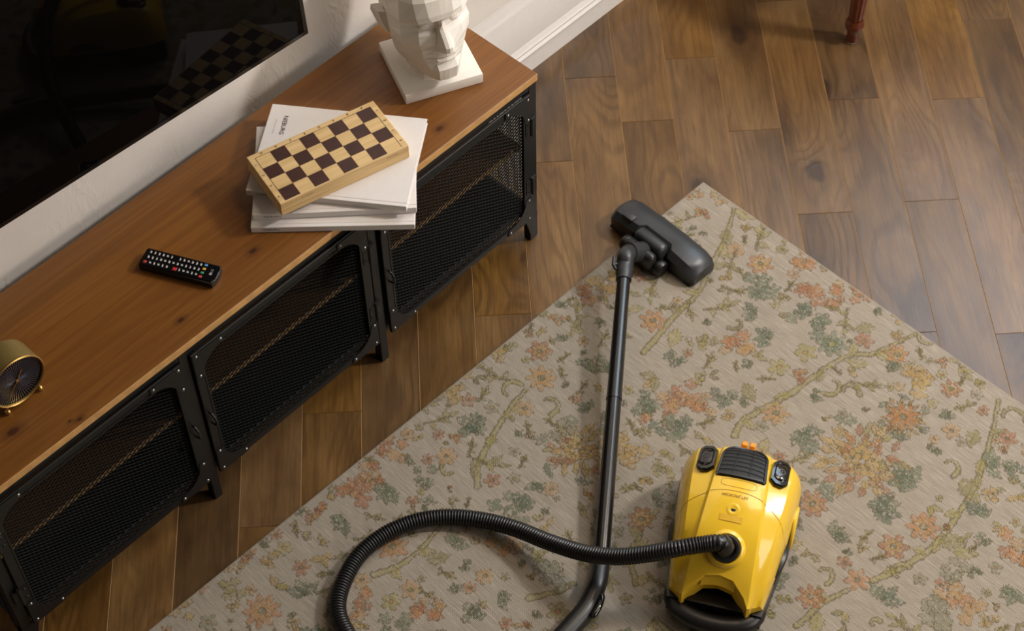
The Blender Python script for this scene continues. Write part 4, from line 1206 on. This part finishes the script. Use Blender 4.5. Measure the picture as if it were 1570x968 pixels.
# ---- floor head
bc = Vector((.1620, -.5960, RZ)); bx_ = Vector((.050, 1, 0)).normalized(); by_ = Vector((-bx_.y, bx_.x, 0))   # bx along the bar, by towards the wand
HB = basis(bx_, by_, (0, 0, 1), bc-root_w)
def hpart(name, bm, mat, parent=None, smooth=35):
    bmesh.ops.transform(bm, matrix=HB, verts=bm.verts[:]); return obj(name, bm, mat, parent or vac, smooth)
hl = .134
bm = bmesh.new(); secs = []
def hsec(x, w0, w1, h, hb):
    # outline in (y, z): far lower, far upper, crown, near upper, near lower
    return [(x, w0, .004), (x, w0, hb), (x, w0+.012, h-.004), (x, (w0+w1)/2, h), (x, w1-.014, h-.003), (x, w1, hb-.004), (x, w1, .004)]
for (x, w0, w1, h, hb) in ((-hl, -.038, .028, .036, .026), (-hl+.010, -.043, .034, .046, .034), (-hl+.032, -.044, .037, .056, .042), (-.052, -.045, .034, .058, .044), (-.040, -.045, .020, .058, .046), (.040, -.045, .020, .058, .046), (.052, -.045, .034, .058, .044), (hl-.036, -.045, .037, .057, .043), (hl-.010, -.042, .034, .050, .037), (hl, -.036, .027, .040, .028)):
    secs.append([bm.verts.new(p) for p in hsec(x, w0, w1, h, hb)])
for a, b in zip(secs, secs[1:]):
    for k in range(7): bm.faces.new((a[k], a[(k+1) % 7], b[(k+1) % 7], b[k]))
bm.faces.new(secs[0][::-1]); bm.faces.new(secs[-1])
bmesh.ops.subdivide_edges(bm, edges=[], cuts=0)
head_ = hpart('floor_head', bm, M['grey_plastic'], None, 32)
bm = bmesh.new(); add_box(bm, (-hl+.006, -.042, 0), (hl-.006, .036, .006)); hpart('sole_plate', bm, M['blk_matte'], head_)
bm = bmesh.new(); add_box(bm, (.070, .006, .052), (.100, .026, .0600), .003, 2); hpart('pedal', bm, M['grey_plastic'], head_)
# swivel: cradle, two roller wheels, knuckle
bm = bmesh.new(); add_box(bm, (-.044, .016, .012), (.044, .050, .066), .013, 3); hpart('swivel_cradle', bm, M['grey_plastic'], head_, 45)
bm = bmesh.new(); add_box(bm, (-.044, .0515, .010), (.044, .082, .060), .014, 3); hpart('swivel_cradle', bm, M['blk'], head_, 45)
for sx in (-1, 1):
    bm = bmesh.new(); add_lathe(bm, [(0, -.010), (.017, -.010), (.020, -.006), (.020, .006), (.017, .010), (0, .010)], 24, basis((0, 1, 0), (0, 0, 1), (1, 0, 0), (sx*.053, .056, .0205)))
    hpart('roller', bm, M['blk'], head_, 45)
# elbow from swivel to the wand (world coordinates)
HBi = Matrix.Translation(root_w) @ HB
k0 = HBi @ Vector((.0, .062, .040)); k1 = HBi @ Vector((.002, .104, .070)); 
kw = W0-wd*.020
bm = bmesh.new(); add_tube(bm, [loc_(k0), loc_(k0.lerp(k1, .5)), loc_(k1)], [.0240, .0238, .0230], 24); obj('swivel_neck', bm, M['grey_plastic'], vac, 40)
EP = catmull([k0.lerp(k1, .75), k1, (k1+kw)/2+Vector((-.004, 0, .012)), kw, W0+wd*.022], 5)
bm = bmesh.new(); add_tube(bm, [loc_(p) for p in EP], [.0200]*(len(EP)-2)+[.0182, .0180], 24); elb = obj('elbow', bm, M['grey_plastic'], vac, 45)
bm = bmesh.new(); cl_ = [px_world(941.5, 394, .096), px_world(940, 406, .096), px_world(944, 413, .092)]
add_tube(bm, [loc_(p) for p in cl_], .0035, 8); add_tube(bm, [loc_(cl_[1]), loc_(px_world(950, 404, .090))], .003, 8); obj('hanging_clip', bm, M['grey_plastic'], elb, 45)

# ------------------------------------------------------------------ antique chair, only one leg in the picture
CL = Vector((1.022, -.502, 0))
chair = thing('antique_chair', 'antique mahogany chair, only its turned reeded front leg in view by the wall', 'chair', tuple(CL), 0.0)
SW, SD, SHt = .50, .40, .40
def leg_mesh():
    bm = bmesh.new(); seg = 24
    prof_ = [(.0150, 0.004), (.0170, .010), (.0150, .022), (.0160, .034), (.0210, .045), (.0245, .056), (.0240, .066), (.0190, .075), (.0190, .079)]
    add_lathe(bm, prof_, 20)
    rings = []
    for i in range(9):
        t = i/8; z = .076+t*.30; r = .0185+.0085*t
        rings.append([bm.verts.new((r*(1-.10*(k % 2))*math.cos(2*PI*k/seg), r*(1-.10*(k % 2))*math.sin(2*PI*k/seg), z)) for k in range(seg)])
    for a, b in zip(rings, rings[1:]):
        for k in range(seg): bm.faces.new((a[k], a[(k+1) % seg], b[(k+1) % seg], b[k]))
    bm.faces.new(rings[-1]); bm.faces.new(rings[0][::-1])
    add_box(bm, (-.026, -.026, .355), (.026, .026, .43), .003)
    return bm
for i, (lx, ly) in enumerate(((0, 0), (SW, 0), (0, SD), (SW, SD))):
    o = obj('leg', leg_mesh(), M['mahogany'], chair, 40); o.location = (lx, ly, 0)
    bm = bmesh.new(); add_lathe(bm, [(0, 0), (.0125, 0), (.0125, .004), (0, .004)], 16); f = obj('foot_pad', bm, M['felt'], o)
bm = bmesh.new()
add_box(bm, (-.02, -.022, .365), (SW+.02, -.002, .425), .003); add_box(bm, (-.02, SD+.002, .365), (SW+.02, SD+.022, .425), .003)
add_box(bm, (-.022, 0, .365), (-.002, SD, .425), .003); add_box(bm, (SW+.002, 0, .365), (SW+.022, SD, .425), .003)
obj('seat_rail', bm, M['mahogany'], chair)
obj('seat_cushion', box((-.015, -.015, .415), (SW+.015, SD+.015, .475), .02, 3), M['fabric'], chair, 40)
bm = bmesh.new()
for x in (0, SW): add_tube(bm, [(x, SD, .42), (x, SD+.01, .66), (x, SD+.03, .92)], [.019, .018, .016], 12)
add_tube(bm, [(-.02, SD+.03, .91), (SW/2, SD+.035, .95), (SW+.02, SD+.03, .91)], .022, 12); obj('back_frame', bm, M['mahogany'], chair, 40)
bm = box((.03, -.012, .0), (SW-.03, .02, .36), .01, 2); o = obj('back_pad', bm, M['fabric'], chair, 40); o.location = (0, SD-.005, .50); o.rotation_euler = (math.radians(-4), 0, 0)
